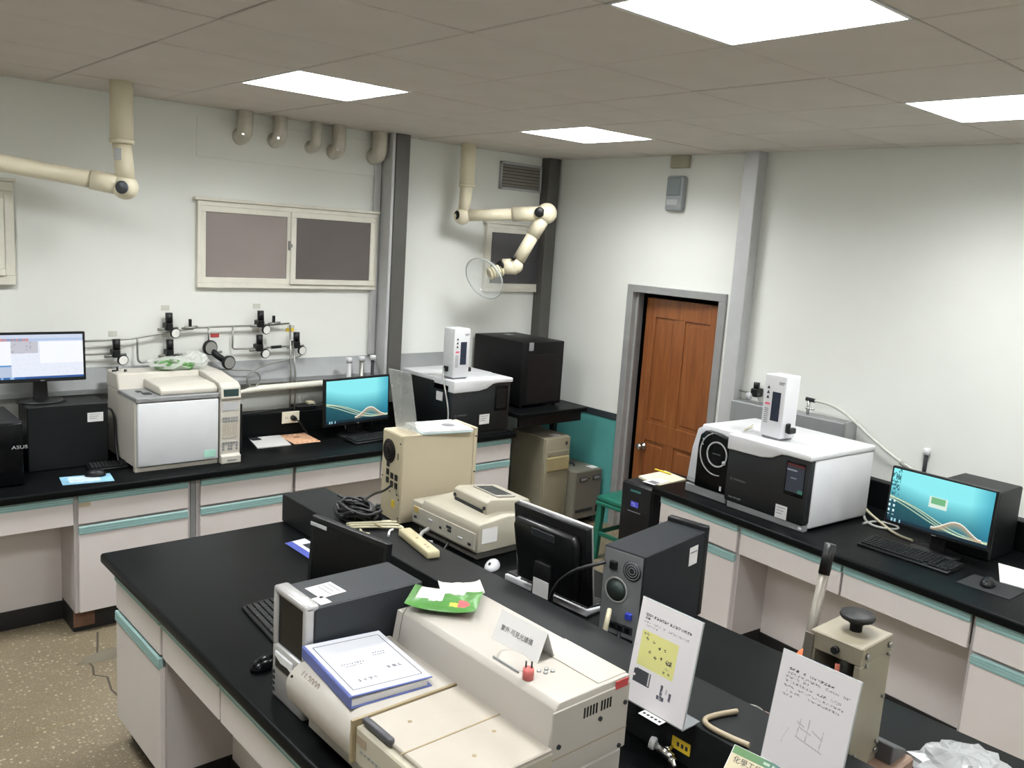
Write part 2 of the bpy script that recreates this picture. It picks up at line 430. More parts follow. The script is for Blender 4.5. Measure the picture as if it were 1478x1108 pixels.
g.lathe([(.0, 0), (.028, .001), (.028, .006), (.012, .01), (.011, .03), (.024, .038), (.028, .05), (.022, .062), (0, .066)], P0, ax, 20)
g.build('knob', CHROME, lf)

# ================================================================== CEILING LIGHTS
TRAY = mat('troffer_tray', 'dedede', .4)
LOUV = mat('louvre_white', 'e2e2e2', .3, metal=.2)
def light_label(i, j):
    return {(4, 1): 'louvred square ceiling light above the sliding window, over the left bench', (1, 1): 'louvred square ceiling light nearest the room corner, before the extraction arm',
            (4, 5): 'largest and brightest ceiling light, cut by the top edge of the photo', (1, 5): 'ceiling light cut by the right edge of the photo'}.get((i, j), 'louvred ceiling light behind or beside the viewer, out of view')
lm0 = None
for i, j in LIGHTS:
    x0, x1 = -.172 - .6 * (i + 1), -.172 - .6 * i; y0, y1 = -.489 - .6 * (j + 1), -.489 - .6 * j
    cx, cy = (x0 + x1) / 2, (y0 + y1) / 2
    t = T('ceiling_light', light_label(i, j), 'ceiling light', (cx, cy, H), 0, 'square louvred ceiling lights')
    if lm0 is None:
        g = G(); a = .297
        g.box(-a, a, -a, a, .1, .104); g.box(-a, -a + .012, -a, a, 0, .1); g.box(a - .012, a, -a, a, 0, .1); g.box(-a, a, -a, -a + .012, 0, .1); g.box(-a, a, a - .012, a, 0, .1)
        h_ = g.build('housing', TRAY, t)
        g = G()
        for k in range(1, 4): g.box(-a, a, -a + 2 * a * k / 4 - .0015, -a + 2 * a * k / 4 + .0015, .002, .036)
        for k in range(1, 5): g.box(-a + 2 * a * k / 5 - .001, -a + 2 * a * k / 5 + .001, -a, a, .002, .036)
        lv = g.build('louvre', LOUV, t)
        lm0 = (h_, lv)
    else:
        for q in lm0:
            c_ = q.copy(); COL.objects.link(c_); c_.parent = t
    ld = bpy.data.lights.new('lamp', 'AREA'); ld.shape = 'RECTANGLE'; ld.size = .54; ld.size_y = .54; ld.energy = LAMP_W; ld.color = (.985, 1.0, .995)
    lo = bpy.data.objects.new('lamp', ld); COL.objects.link(lo); lo.parent = t; lo.location = (0, 0, .085)

# ================================================================== BENCHES
def grip(g, x0, x1, z, y=0.):
    "grooved teal finger pull, front face at y, top at z"
    g.box(x0, x1, y - .005, y + .012, z - .042, z, .002)
    for k in range(3): g.box(x0, x1, y - .0058, y - .004, z - .013 - .012 * k, z - .008 - .012 * k, mi=1)
def cabinet(label, loc, rz, wd, kind, group, depth=.62, patch=False):
    t = T('base_cabinet', label, 'cabinet', loc, rz, group)
    dz0, dz1 = .60, .752
    if kind == 'door':
        rect('body', t, LAMI2, 0, wd, .02, depth, .12, .757)
        rect('toe_kick', t, KICK, .0, wd, .06, depth - .02, 0, .12)
        d = rect('door', t, LAMI, .018, wd - .018, 0, .02, .125, .548, .002)
        g = G(); grip(g, .018, wd - .018, .587); g.build('handle', [TEAL, TEALD], d)
        if patch:
            rect('worn_patch', t, BROWN, .0, .10, .045, .062, .03, .12)
            rect('paper_label', t, mat('tag_tan', 'b3a58c', .7), .02, .075, -.0012, 0, .69, .712)
    else:
        rect('drawer_box', t, LAMI2, .01, wd - .01, .02, .45, dz0 + .01, dz1)
        rect('back_panel', t, LAMI, 0, wd, .27, .29, .10, .757)
        rect('toe_kick', t, KICK, 0, wd, .285, .30, 0, .10)
        rect('floor_kick', t, KICK, 0, wd, .262, .28, 0, .10)
    d = rect('drawer', t, LAMI, .018 if kind == 'door' else .006, wd - (.018 if kind == 'door' else .006), 0, .02, dz0, dz1 - .036, .002)
    g = G(); grip(g, .018 if kind == 'door' else .006, wd - (.018 if kind == 'door' else .006), dz1 + .004); g.build('handle', [TEAL, TEALD], d)
    return t
GB = 'base cabinets under the left wall bench'
cabinet('white knee-space drawer unit at the left edge of the wall bench', (-4.44, -.72, 0), 0, .6, 'knee', GB)
cabinet('white cabinet with worn brown patch on its black kick', (-3.84, -.72, 0), 0, .59, 'door', GB, patch=True)
cabinet('white drawer and door cabinet below the gas chromatograph keypad', (-3.215, -.72, 0), 0, .585, 'door', GB)
cabinet('white knee-space drawer unit below the papers and left keyboard', (-2.63, -.72, 0), 0, .60, 'knee', GB)
cabinet('white knee-space drawer unit hidden mostly behind the tall beige box', (-2.03, -.72, 0), 0, .55, 'knee', GB)
cabinet('white drawer and door cabinet at the far end of the wall bench', (-1.48, -.72, 0), 0, .57, 'door', GB)
p = rect('bench_post', None, GREYM, -3.247, -3.217, -.70, -.1, 0, .757, .002); tag(p, 'narrow grey post between two white cabinets of the wall bench', 'post')
t = T('wall_bench_top', 'long black bench top along the window wall', 'worktop', (-4.44, 0, 0))
G().box(-4.46, -.905, -.755, -.005, .757, CT, .012, 3).build('slab', BENCH, t, True)
tag(rect('bench_upstand', None, BENCH, -4.46, -.915, -.13, -.005, CT, .95, .004), 'low black upstand along the back of the left wall bench', 'upstand')

# right bench, standing a little askew to the right wall
RA = R(-95.6); RB = Vector((-1.118, -2.20, 0))
dR = Vector((math.cos(RA), math.sin(RA), 0)); nR = Vector((-math.sin(RA), math.cos(RA), 0))     # along, and inward (towards the wall)
def rb(u, v, z=0): return RB + dR * u + nR * v + Vector((0, 0, z))
GR = 'base cabinets under the right wall bench'
for u0, wd, k, lb in ((.02, .60, 'door', 'white drawer and door cabinet beside the black power supply tower'), (.62, .61, 'knee', 'white knee-space drawer unit below the right gas chromatograph'),
                      (1.23, .61, 'knee', 'white knee-space drawer unit below the right keyboard'), (1.84, .6, 'door', 'white drawer and door cabinet cut by the right edge of the photo')):
    q = rb(u0, .03); cabinet(lb, (q.x, q.y, 0), RA, wd, k, GR, depth=.8)
q = rb(0, 0); t = T('wall_bench_top', 'glossy black bench top along the right wall', 'worktop', (q.x, q.y, 0), RA)
G().box(-.02, 3.06, 0, 1.0, .757, CT, .012, 3).build('slab', BENCH, t)
t2 = T('bench_upstand', 'low black upstand along the back of the right wall bench', 'upstand', (q.x, q.y, 0), RA)
G().box(-.0, 3.06, .93, 1.0, CT, .95, .004).build('panel', BENCH, t2)
q = rb(2.44, .03); cabinet('white drawer and door cabinet past the right edge of the photo', (q.x, q.y, 0), RA, .6, 'door', GR, depth=.8)

# island
GI = 'base cabinets of the island bench'
cabinet('white drawer and door cabinet at the far end of the island', (-3.97, -1.78, 0), R(-90), .53, 'door', GI)
cabinet('white knee-space drawer unit on the near left side of the island', (-3.97, -2.31, 0), R(-90), .51, 'knee', GI)
cabinet('white knee-space drawer unit below the spectrophotometer', (-3.97, -2.82, 0), R(-90), .6, 'knee', GI)
cabinet('white drawer and door cabinet of the island nearest the viewer', (-3.97, -3.42, 0), R(-90), .6, 'door', GI)
cabinet('white cabinet row end of the island past the bottom edge', (-3.97, -4.02, 0), R(-90), .55, 'door', GI)
for k in range(5):
    cabinet('white island cabinet facing the right wall bench, hidden from view', (-2.39, -1.78 - .56 * k - .56, 0), R(90), .56, 'door', 'island cabinets on the hidden side', depth=.6)
t = T('island_bench_top', 'wide black island bench top in the middle of the room', 'worktop', (-3.17, -3.2, 0))
G().box(-4.0, -2.36, -4.65, -1.69, .757, CT, .014, 3).build('slab', BENCH, t, True)
RISER = mat('riser_grey_black', '1c1e1f', .45, var=.08, ior=1.25)
t = T('utility_riser', 'low black service riser running along the middle of the island', 'riser', (-3.09, -3.2, CT))
G().box(-3.2, -2.98, -4.65, -1.69, CT, .93, .003).build('casing', RISER, t, True)
lb = G().box(-3.2025, -3.2, -4.045, -3.985, .835, .868).build('yellow_label', YEL, t, True)
g = G()
for k in range(3): g.box(-3.2031, -3.2024, -4.038 + .014 * k, -4.030 + .014 * k, .846, .858)
g.build('label_mark', INK, lb, True)

def gastap(y, lab):
    t = T('gas_tap', lab, 'gas tap', (-3.2, y, .82), 0, 'gas taps on the island riser')
    g = G(); g.cyl((-3.2, y, .83), (-3.232, y, .83), .011, n=14); g.cyl((-3.232, y + .03, .835), (-3.232, y - .03, .825), .012, n=14)
    g.build('body', CHROME, t, True)
    g = G().lathe([(0, 0), (.016, .001), (.018, .006), (.016, .016), (0, .018)], (-3.232, y + .03, .836), (-.3, .95, .1), 16); g.build('knob', WHITE, t, True)
    g = G().lathe([(0, 0), (.012, .001), (.012, .014), (.008, .016), (.007, .03), (0, .03)], (-3.236, y - .028, .826), (-.5, -.85, -.2), 14); g.build('nozzle', CHROME, t, True)
gastap(-3.985, 'chrome gas tap under the yellow label on the island riser')

# black corner table
t = T('corner_table', 'plain black table standing in the corner by the teal wall', 'table', (-.55, -.36, 0))
G().box(-.90, -.20, -.77, -.02, .895, .93, .005).build('top', BENCH, t, True)
for x, y in ((-.88, -.30), (-.255, -.46), (-.87, -.16), (-.255, -.16)): rect('leg', t, BLK, x, x + .045, y, y + .045, 0, .895, .003, world=True)
G().box(-.86, -.22, -.72, -.70, .82, .895).build('apron', BLK, t, True)

# ================================================================== ON THE WALLS
# sloped grey service ledges
t = T('service_ledge', 'sloped grey metal service ledge on the window wall behind the instruments', 'ledge', (-3.0, 0, 1.15))
g = G().prism([(0, 1.285), (-.10, 1.175), (-.10, 1.145), (0, 1.145)], -4.45, -1.662, 'x', .002); g.build('casing', GREYM, t, True)
g = G().prism([(0, 1.285), (-.10, 1.175), (-.10, 1.145), (0, 1.145)], -1.518, -.95, 'x', .002); o = g.build('casing', GREYM, t, True)
t = T('service_ledge', 'short grey metal service ledge on the right wall beside the door column', 'ledge', (0, -2.4, 1.0))
G().box(-.13, 0, -2.80, -1.995, 1.0, 1.205, .004).build('casing', GREYM, t, True)
G().box(-.138, 0, -2.815, -2.80, .99, 1.215, .002).build('end_plate', ALU, t, True)
g = G().cyl((-.09, -4.5, 1.125), (-.09, -2.75, 1.12), .018, n=14)
tag(G().tube([(-.11 * 0 - 2.95, -.115, 1.06), (-2.68, -.115, 1.105), (-2.62, -.115, 1.115), (-1.52, -.115, 1.135)], [.013, .013, .022, .022], 14).build('white_pipe', mat('pipe_insulation', 'dcdccf', .5)), 'white insulated pipe running under the grey wall ledge', 'pipe')
for k, (x, zt) in enumerate(((-1.955, 1.30), (-1.857, 1.305), (-1.768, 1.31))):
    t = T('drain_tube', ('pale drain tube with white cap, leftmost of three behind the monitor', 'drain tube with white cap, middle of three behind the monitor', 'darkest drain tube with white cap, rightmost of three behind the monitor')[k], 'tube', (x, -.165, .95), 0, 'drain tubes behind the left monitor')
    g = G().cyl((x, -.165, .80), (x, -.165, zt - .03), .016 if k < 2 else .012, n=14); g.build('tube_body', (LGREY, BRASS, DGREY)[k], t, True)
    g = G().lathe([(0, zt), (.020, zt - .002), (.022, zt - .012), (.020, zt - .035), (.014, zt - .036)], (x, -.165, 0), (0, 0, 1), 16); g.build('cap', WHITE, t, True)

# gas lines
def pipe(label, pts, r=.006, m=BRASS, name='gas_pipe', group='gas lines on the window wall', sm=0, cat='pipe'):
    return tag(G().tube(pts, r, 8, smooth=sm).build(name, m), label, cat, group)
y = -.045
pipe('upper left steel gas line leading to the topmost left regulator', [(-4.4, y, 1.425), (-3.42, y, 1.445), (-3.34, y, 1.45), (-3.05, y, 1.495), (-2.98, y, 1.50)])
pipe('steel gas drop line looping below the upper left line', [(-3.31, y, 1.45), (-3.31, y, 1.33), (-3.30, y, 1.31), (-3.28, y, 1.305), (-3.13, y, 1.345), (-2.90, y, 1.352), (-2.80, y, 1.352)], sm=1)
pipe('steel gas line joining the two upper regulators', [(-3.05, y, 1.505), (-2.86, y, 1.51), (-2.5, y, 1.515), (-2.345, y, 1.525)])
pipe('short steel riser into the large gauge pair', [(-2.885, y, 1.51), (-2.885, y, 1.40)])
pipe('steel gas drop line left of the lower right regulator', [(-2.73, y, 1.512), (-2.73, y, 1.375), (-2.72, y, 1.368), (-2.55, y, 1.367), (-2.42, y, 1.372), (-2.28, y, 1.376)])
pipe('left of two long vertical steel tubes reaching down to the bench', [(-2.355, y - .03, 1.52), (-2.355, y - .06, 1.2), (-2.36, -.11, .96)])
pipe('right of two long vertical steel tubes reaching down to the bench', [(-2.325, y - .02, 1.40), (-2.325, -.11, 1.2), (-2.33, -.115, .96)])
pipe('thin coiled grey tube hanging along the grey ledge', [(-3.0, -.09, 1.27), (-2.75, -.115, 1.245), (-2.62, -.12, 1.24), (-2.57, -.125, 1.19), (-2.60, -.125, 1.13), (-2.66, -.125, 1.14), (-2.67, -.12, 1.20), (-2.62, -.12, 1.245), (-2.45, -.105, 1.285), (-2.27, -.07, 1.30), (-2.255, -.06, 1.34)], .0045, sm=2)
pipe('steel gas stub at the far left behind the monitor', [(-4.4, y, 1.37), (-3.55, y, 1.365), (-3.43, y, 1.366)])
TAGM = mat('tag_pale', 'c9c8bf', .6)
def regulator(label, x, z, big=False, tagm=None):
    t = T('gas_regulator', label, 'regulator', (x, 0, z), 0, 'gas regulators on the window wall')
    g = G(); g.box(x - .022, x + .02, -.085, -.02, z - .01, z + .035, .006); g.box(x - .012, x + .012, -.02, 0, z, z + .03)
    g.build('body', BLKM, t, True)
    g = G().cyl((x + .006, -.055, z + .032), (x + .004, -.055, z + .095), .021, n=14); g.build('knob', BLK, t, True)
    g = G().lathe([(.0, 0), (.030, 0), (.031, .014), (.026, .016)], (x + .028, -.08, z - .022), (.15, -1, -.1), 20); ga = g.build('gauge', BLK, t, True)
    g = G().lathe([(0, .0165), (.026, .0165)], (x + .028, -.08, z - .022), (.15, -1, -.1), 20); g.build('gauge_dial', GLASS_G, ga, True)
    g = G(); g.cyl((x - .06, -.05, z - .004), (x + .06, -.05, z + .002), .0085, n=10); g.build('fitting', BRASS, t, True)
    if tagm:
        o = rect('wall_tag', None, tagm, x - .022, x + .026, -.003, 0, z + .105, z + .135)
        tag(o, {'a': 'pale tag above ' + label}['a'].replace('black gas ', ''), 'tag', 'paper tags above the gas regulators')
regulator('black gas regulator topmost on the left, above the green bag', -3.135, 1.505, tagm=TAGM)
regulator('black gas regulator farthest left, beside the white-screen monitor', -3.435, 1.355, tagm=TAGM)
regulator('black gas regulator lower of the left pair', -3.13, 1.345, tagm=TAGM)
regulator('black gas regulator topmost on the right', -2.555, 1.515, tagm=TAGM)
regulator('black gas regulator lower of the right pair', -2.56, 1.36, tagm=TAGM)
regulator('black gas regulator farthest right, under the yellow tag', -2.30, 1.372)
tag(rect('wall_tag', None, TAGM, -2.335, -2.285, -.003, 0, 1.49, 1.508), 'pale tag just above the yellow tag', 'tag')
tag(rect('wall_tag', None, YEL, -2.345, -2.29, -.003, 0, 1.465, 1.488), 'yellow tag above the rightmost gas regulator', 'tag')
tag(rect('wall_tag', None, RED, -2.855, -2.80, -.003, 0, 1.44, 1.462), 'small dark red label on the wall above the large gauges', 'tag')
for lab, x, z in (('small black-handled shutoff valve beside the topmost left regulator', -3.0, 1.505), ('small black-handled shutoff valve beside the topmost right regulator', -2.455, 1.522)):
    t = T('shutoff_valve', lab, 'valve', (x, -.045, z), 0, 'small shutoff valves')
    g = G().cyl((x - .035, -.045, z), (x + .045, -.045, z + .006), .010, n=12); g.build('body', BRASS, t, True)
    g = G().box(x - .008, x + .008, -.055, -.035, z + .008, z + .055, .003); g.build('handle', BLK, t, True)
tag(G().cyl((-2.90, -.045, 1.352), (-2.83, -.045, 1.352), .010, n=12).build('inline_filter', BLKM), 'small dark inline filter on the gas line above the bag', 'filter', 'inline gas filters')
tag(G().cyl((-2.47, -.045, 1.370), (-2.40, -.045, 1.373), .010, n=12).build('inline_filter', BLKM), 'small dark inline filter left of the yellow-tagged regulator', 'filter', 'inline gas filters')
t = T('pressure_gauge_pair', 'two large dark pressure gauges on a hanging regulator', 'gauge', (-2.88, -.06, 1.36))
for (x, yy, z, rr) in ((-2.885, -.05, 1.385, .045), (-2.80, -.13, 1.30, .042)):
    ga = G().lathe([(0, 0), (rr, 0), (rr + .002, .022), (rr - .005, .026)], (x, yy, z), (.2, -1, -.05), 24).build('gauge', BLKM, t, True)
    G().lathe([(0, .0262), (rr - .006, .0262)], (x, yy, z), (.2, -1, -.05), 24).build('gauge_dial', mat('dial_dim', '8b8c88', .3), ga, True)
G().tube([(-2.885, -.03, 1.385), (-2.85, -.08, 1.34), (-2.80, -.11, 1.30)], .02, 12).build('coupling', BLKM, t, True)
G().cyl((-2.885, -.05, 1.385), (-2.885, 0, 1.385), .012, n=10).build('stem', BRASS, t, True)

# duct stubs under the ceiling
for k, (x, zb, rr) in enumerate(((-2.683, 2.63, .046), (-2.456, 2.635, .044), (-2.206, 2.622, .036), (-2.040, 2.612, .046), (-1.727, 2.615, .052))):
    lab = ('leftmost pale duct elbow under the ceiling above the window', 'second pale duct elbow from the left above the window', 'narrowest pale duct elbow, middle of five above the window', 'fourth pale duct elbow from the left above the window', 'widest pale duct elbow beside the dark steel column')[k]
    yy = -.085; pts = [(x, yy, H + .1), (x, yy, zb + .09)]
    for a in range(1, 7):
        th = PI / 2 * a / 6; pts.append((x, yy + .045 * (1 - math.cos(th)), zb + .09 - .045 * math.sin(th)))
    pts.append((x, 0.02, zb + .045))
    t = T('duct_elbow', lab, 'duct', (x, 0, zb), 0, 'duct elbows under the ceiling')
    G().tube(pts, rr, 18).build('duct', DUCT, t, True)
    G().lathe([(rr, 0), (rr + .005, .001), (rr + .005, .006), (rr, .007)], (x, -.002, zb + .045), (0, -1, 0), 18).build('collar', DUCT, t, True)
    if k in (0, 1, 3): G().cyl((x - .03, yy - .035, zb + .05), (x - .036, yy - .05, zb + .05), .008, n=10).build('screw', CHROME, t, True)
tag(rect('conduit', None, STEELL, -1.715, -1.668, -.03, 0, 1.29, 2.64, .004), 'thin pale vertical conduit below the widest duct elbow', 'conduit')
# louvre vent
t = T('wall_vent', 'grey slatted wall vent beside the corner column', 'vent', (-.32, 0, 2.55))
g = G(); x0, x1, z0, z1 = -.585, -.15, 2.545, 2.755
g.box(x0, x1, -.02, 0, z1 - .018, z1, .002); g.box(x0, x1, -.02, 0, z0, z0 + .018, .002); g.box(x0, x0 + .018, -.02, 0, z0, z1, .002); g.box(x1 - .018, x1, -.02, 0, z0, z1, .002)
g.build('frame', LGREY, t, True)
rect('back_plate', t, mat('vent_dark', '4a4843', .8), x0 + .01, x1 - .01, -.004, 0, z0 + .01, z1 - .01, world=True)
sl = None
for k in range(7):
    zc = z0 + .032 + k * .0245
    if sl is None:
        sl = G().prism([(-.018, -.008), (-.016, -.010), (-.002, .008), (-.004, .010)], x0 + .018, x1 - .018, 'x').build('slat', mat('vent_slat', '97948b', .5), t, True); z_first = zc; sl.location.z += zc - 0
    else:
        c_ = sl.copy(); COL.objects.link(c_); c_.location.z = sl.location.z + zc - z_first
# wall devices beside the door
t = T('emergency_lamp', 'grey plastic emergency lamp box on the wall above the door', 'wall lamp', (0, -1.28, 2.44))
G().box(-.055, 0, -1.365, -1.215, 2.435, 2.68, .018, 3).build('housing', mat('lamp_grey', '8d9294', .35), t, True)
G().box(-.06, -.05, -1.35, -1.225, 2.54, 2.665, .005).build('lens', mat('lamp_lens', '7d8487', .2), t, True)
G().box(-.0605, -.05, -1.335, -1.235, 2.475, 2.515, .002).build('label', LGREY, t, True)
tag(rect('junction_plate', None, mat('plate_tan', 'a39e8a', .5), -.03, 0, -1.375, -1.215, 2.735, H, .004), 'small tan junction box under the ceiling above the emergency lamp', 'junction box')
# valve and hose on the right wall
t = T('wall_valve', 'small chrome wall valve with dark fitting above the right ledge', 'valve', (-.07, -2.52, 1.205))
g = G().cyl((-.07, -2.52, 1.205), (-.07, -2.52, 1.295), .010, n=12); g.lathe([(0, 1.235), (.016, 1.236), (.016, 1.252), (0, 1.253)], (-.07, -2.52, 0), (0, 0, 1), 14); g.cyl((-.07, -2.52, 1.243), (-.07, -2.56, 1.243), .008, n=10)
g.build('stem', CHROME, t, True)
G().cyl((-.07, -2.50, 1.30), (-.07, -2.56, 1.297), .013, n=12).build('fitting', DGREY, t, True)
tag(G().tube([(-.07, -2.55, 1.298), (-.06, -2.66, 1.295), (-.05, -2.78, 1.245), (-.045, -2.93, 1.14), (-.04, -3.12, 1.035), (-.04, -3.25, .99), (-.04, -3.4, .97)], .0095, 10, smooth=2).build('hose', mat('hose_clear', 'c9cbc4', .3)), 'pale hose curving down the right wall to behind the monitor', 'hose')
tag(G().cyl((-.04, -3.12, 1.035), (-.04, -3.17, 1.012), .013, n=10).build('hose_clamp', CABLEG), 'small grey clamp on the pale wall hose', 'clamp')
t = T('drain_tube', 'dark drain tube with white cap behind the right monitor', 'tube', (-.019, -3.25, .95))
G().cyl((-.019, -3.25, .94), (-.019, -3.25, 1.11), .011, n=12).build('tube_body', DGREY, t, True)
G().lathe([(0, 1.145), (.019, 1.143), (.02, 1.11), (.012, 1.105)], (-.019, -3.25, 0), (0, 0, 1), 16).build('cap', WHITE, t, True)
regulator_r = T('gas_regulator', 'black gas regulator on the right wall behind the sampler tower', 'regulator', (0, -2.12, 1.25))
g = G().box(-.08, 0, -2.15, -2.10, 1.245, 1.30, .006); g.cyl((-.05, -2.125, 1.30), (-.05, -2.125, 1.34), .02, n=12); g.build('body', BLK, regulator_r, True)
G().cyl((-.05, -2.00, 1.265), (-.05, -2.15, 1.262), .006, n=8).build('fitting', BRASS, regulator_r, True)
G().lathe([(0, 0), (.026, 0), (.026, .015), (0, .016)], (-.08, -2.10, 1.245), (-1, .3, 0), 16).build('gauge', LGREY, regulator_r, True)

# extraction arms
def capd(g, c, ax, r): g.lathe([(0, .0), (r, 0), (r, .006), (r * .7, .010), (0, .011)], c, ax, 20)
E2 = Vector((.7535, -.6578, 0)); N2 = Vector((-.6578, -.7535, 0))    # along the arm, and out of its plane towards the viewer
t = T('extraction_arm', 'cream jointed extraction arm ending in a clear dome hood', 'extraction arm', (-1.065, -.215, H), 0, 'ceiling extraction arms')
B0 = Vector((-1.065, -.215, 0))
def ap(s, z, n=0): return B0 + E2 * s + N2 * n + Vector((0, 0, z))
G().cyl(ap(0, H + .05), ap(0, 2.525), .055, n=24).build('mounting_column', CREAM, t, True)
g = G().cyl(ap(0, 2.53), ap(0, 2.515), .058, n=24); g.cyl(ap(0, 2.515), ap(-.01, 2.33), .045, .042, n=24); g.build('swivel_sleeve', CREAM, t, True)
e1 = G().ell(ap(-.02, 2.305), (.062, .062, .062), 20, 12).build('elbow', CREAM, t, True)
g = G(); capd(g, ap(-.055, 2.31, .035), N2 * .6 - E2 * .8, .032); g.build('cap', BLK, e1, True)
G().cyl(ap(.0, 2.312), ap(.36, 2.345), .042, n=24).build('arm_tube', CREAM, t, True)
G().cyl(ap(.34, 2.343), ap(.56, 2.362), .052, n=24).build('arm_sleeve', CREAM, t, True)
g = G().ell(ap(.59, 2.365), (.075, .075, .075), 20, 12); e2 = g.build('elbow', CREAM, t, True)
g = G(); capd(g, ap(.535, 2.368, .062), N2, .036); g.build('cap', BLK, e2, True)
G().cyl(ap(.575, 2.34), ap(.50, 2.20), .05, n=24).build('arm_sleeve', CREAM, t, True)
G().cyl(ap(.50, 2.20), ap(.41, 2.02), .046, n=24).build('arm_tube', CREAM, t, True)
e3 = G().ell(ap(.385, 1.975), (.06, .06, .06), 20, 12).build('elbow', CREAM, t, True)
g = G(); capd(g, ap(.37, 2.03, .05), N2, .018); g.build('screw', BLK, e3, True)
G().cyl(ap(.40, 1.968), ap(.29, 1.965, .0), .058, .055, n=24).build('wrist', CREAM, t, True)
g = G(); capd(g, ap(.275, 1.97, .04), N2 * .8 - E2 * .5, .036); g.build('cap', BLK, e3, True)
HD = (ap(.17, 1.90, .06) - ap(.32, 1.965)).normalized()
HC = ap(.225, 1.915, .04)
g = G()
for k in range(5): g.cyl(HC - HD * (.02 + .022 * k - .05), HC - HD * (.035 + .022 * k - .05), .046, n=20)
g.cyl(HC - HD * .07, HC + HD * .03, .036, n=20); g.build('nozzle', mat('nozzle_cream', 'd8d0b4', .45), t, True)
HA = (HD + N2 * .8 + Vector((0, 0, -.35))).normalized()
g = G().lathe([(.04, 0.0), (.09, .010), (.135, .035), (.158, .07), (.163, .085), (.160, .085), (.154, .07), (.13, .038), (.088, .014), (.04, .004)], HC + HD * .015, HA, 36); dh = g.build('dome_hood', DOMEM, t, True)
G().lathe([(.158, .080), (.164, .080), (.165, .087), (.158, .087)], HC + HD * .015, HA, 40).build('dome_rim', mat('dome_rim', 'c4c9c6', .2, alpha=.6), dh, True)
t = T('extraction_arm', 'cream extraction arm folded left along the window wall, at the photo edge', 'extraction arm', (-3.524, -.483, H), 0, 'ceiling extraction arms')
B0 = Vector((-3.524, -.483, 0))
G().cyl(ap(0, H + .05), ap(0, 2.53), .056, n=24).build('mounting_column', CREAM, t, True)
g = G().cyl(ap(0, 2.535), ap(0, 2.515), .060, n=24); g.cyl(ap(0, 2.515), ap(.02, 2.33), .046, .046, n=24); sl2 = g.build('swivel_sleeve', CREAM, t, True)
g = G().box(-.018, .018, -.002, .004, -.03, .03, .002, M=Matrix.Translation(ap(.0, 2.46, .048)) @ Matrix.Rotation(R(-41), 4, 'Z')); g.build('rating_plate', LGREY, sl2, True)
e1 = G().ell(ap(.015, 2.30), (.065, .065, .065), 20, 12).build('elbow', CREAM, t, True)
g = G(); capd(g, ap(.025, 2.295, .058), N2, .033); g.build('cap', mat('cap_slate', '3c4048', .4), e1, True)
G().cyl(ap(0, 2.305), (-3.66, -.43, 2.325), .05, n=24).build('arm_sleeve', CREAM, t, True)
G().cyl((-3.66, -.43, 2.325), (-4.75, -.12, 2.45), .043, n=24).build('arm_tube', CREAM, t, True)
G().ell((-4.75, -.12, 2.45), (.065, .065, .065), 20, 12).build('elbow', CREAM, t, True)

# ================================================================== GENERIC DEVICES
def wall_teal(u, v):
    "teal desktop wallpaper with light ribbons"
    c = mixc((.10, .38, .46), (.55, .93, .95), (v - .25) * 1.6 + .35 * math.sin(u * 2.2 + .3))
    if u > .8: c = mixc(c, (.15, .55, .68), (u - .8) * 3)
    hill = .38 - .25 * u + .10 * math.sin(u * 5 + 1)
    if v < hill: c = mixc((.05, .25, .31), (.12, .38, .42), v / max(hill, .01))
    for k, (a0, am, ph) in enumerate(((.46, .16, .2), (.43, .19, .5), (.40, .13, 1.0))):
        yv = a0 - .55 * u * (1 - .35 * u) + am * .3 * math.sin(u * 6 + ph)
        d = abs(v - yv)
        if d < .016: c = mixc((.93, .96, .80), c, d / .016)
    if .45 < u < .95:
        yv = .10 + .20 * math.sin((u - .45) * PI / .5) ** 2
        if v < yv and v > .06: c = mixc((.75, .62, .50), c, min(1, (yv - v) / .16))
        if abs(v - yv) < .012: c = (.95, .95, .9)
    if v < .055: c = (.05, .16, .22) if hsh(int(u * 60), 3) < .75 or u > .35 else (.6, .8, .85)
    return c
def wall_teal_r(u, v):
    c = wall_teal(u, v)
    if .40 < u < .58 and .45 < v < .66:
        c = (.86, .93, .88)
        if .42 < u < .56 and .52 < v < .64: c = (.45, .72, .52)
    if u < .09 and v > .5 and hsh(int(u * 90), int(v * 30)) < .4: c = mixc(c, (.1, .3, .35), .7)
    if u < .07 and .12 < v < .4 and (int(v * 22) % 2 == 0) and (int(u * 45) % 2 == 0): c = (.85, .95, .97)
    return c
def app_white(u, v):
    c = (.90, .92, .97)
    if v > .92: c = (.80, .84, .92)
    elif v > .86: c = (.70, .78, .90) if u > .35 else ((.80, .55, .58) if hsh(int(u * 60), 2) < .55 else (.55, .6, .72))
    elif u < .15: c = (.95, .96, .99) if v > .32 else ((.35, .58, .82) if v > .28 else (.72, .77, .86))
    elif u < .46 and v > .58: c = (.76, .76, .80) if hsh(int(u * 50), int(v * 25)) > .12 else (.68, .68, .73)
    elif u > .48 and .35 < v < .83: c = (.96, .97, 1.)
    elif hsh(int(u * 90), int(v * 40)) < .04: c = (.86, .88, .93)
    if v < .05: c = (.12, .32, .60) if u > .3 else ((.15, .4, .68) if hsh(int(u * 40), 1) < .6 else (.6, .75, .9))
    return c
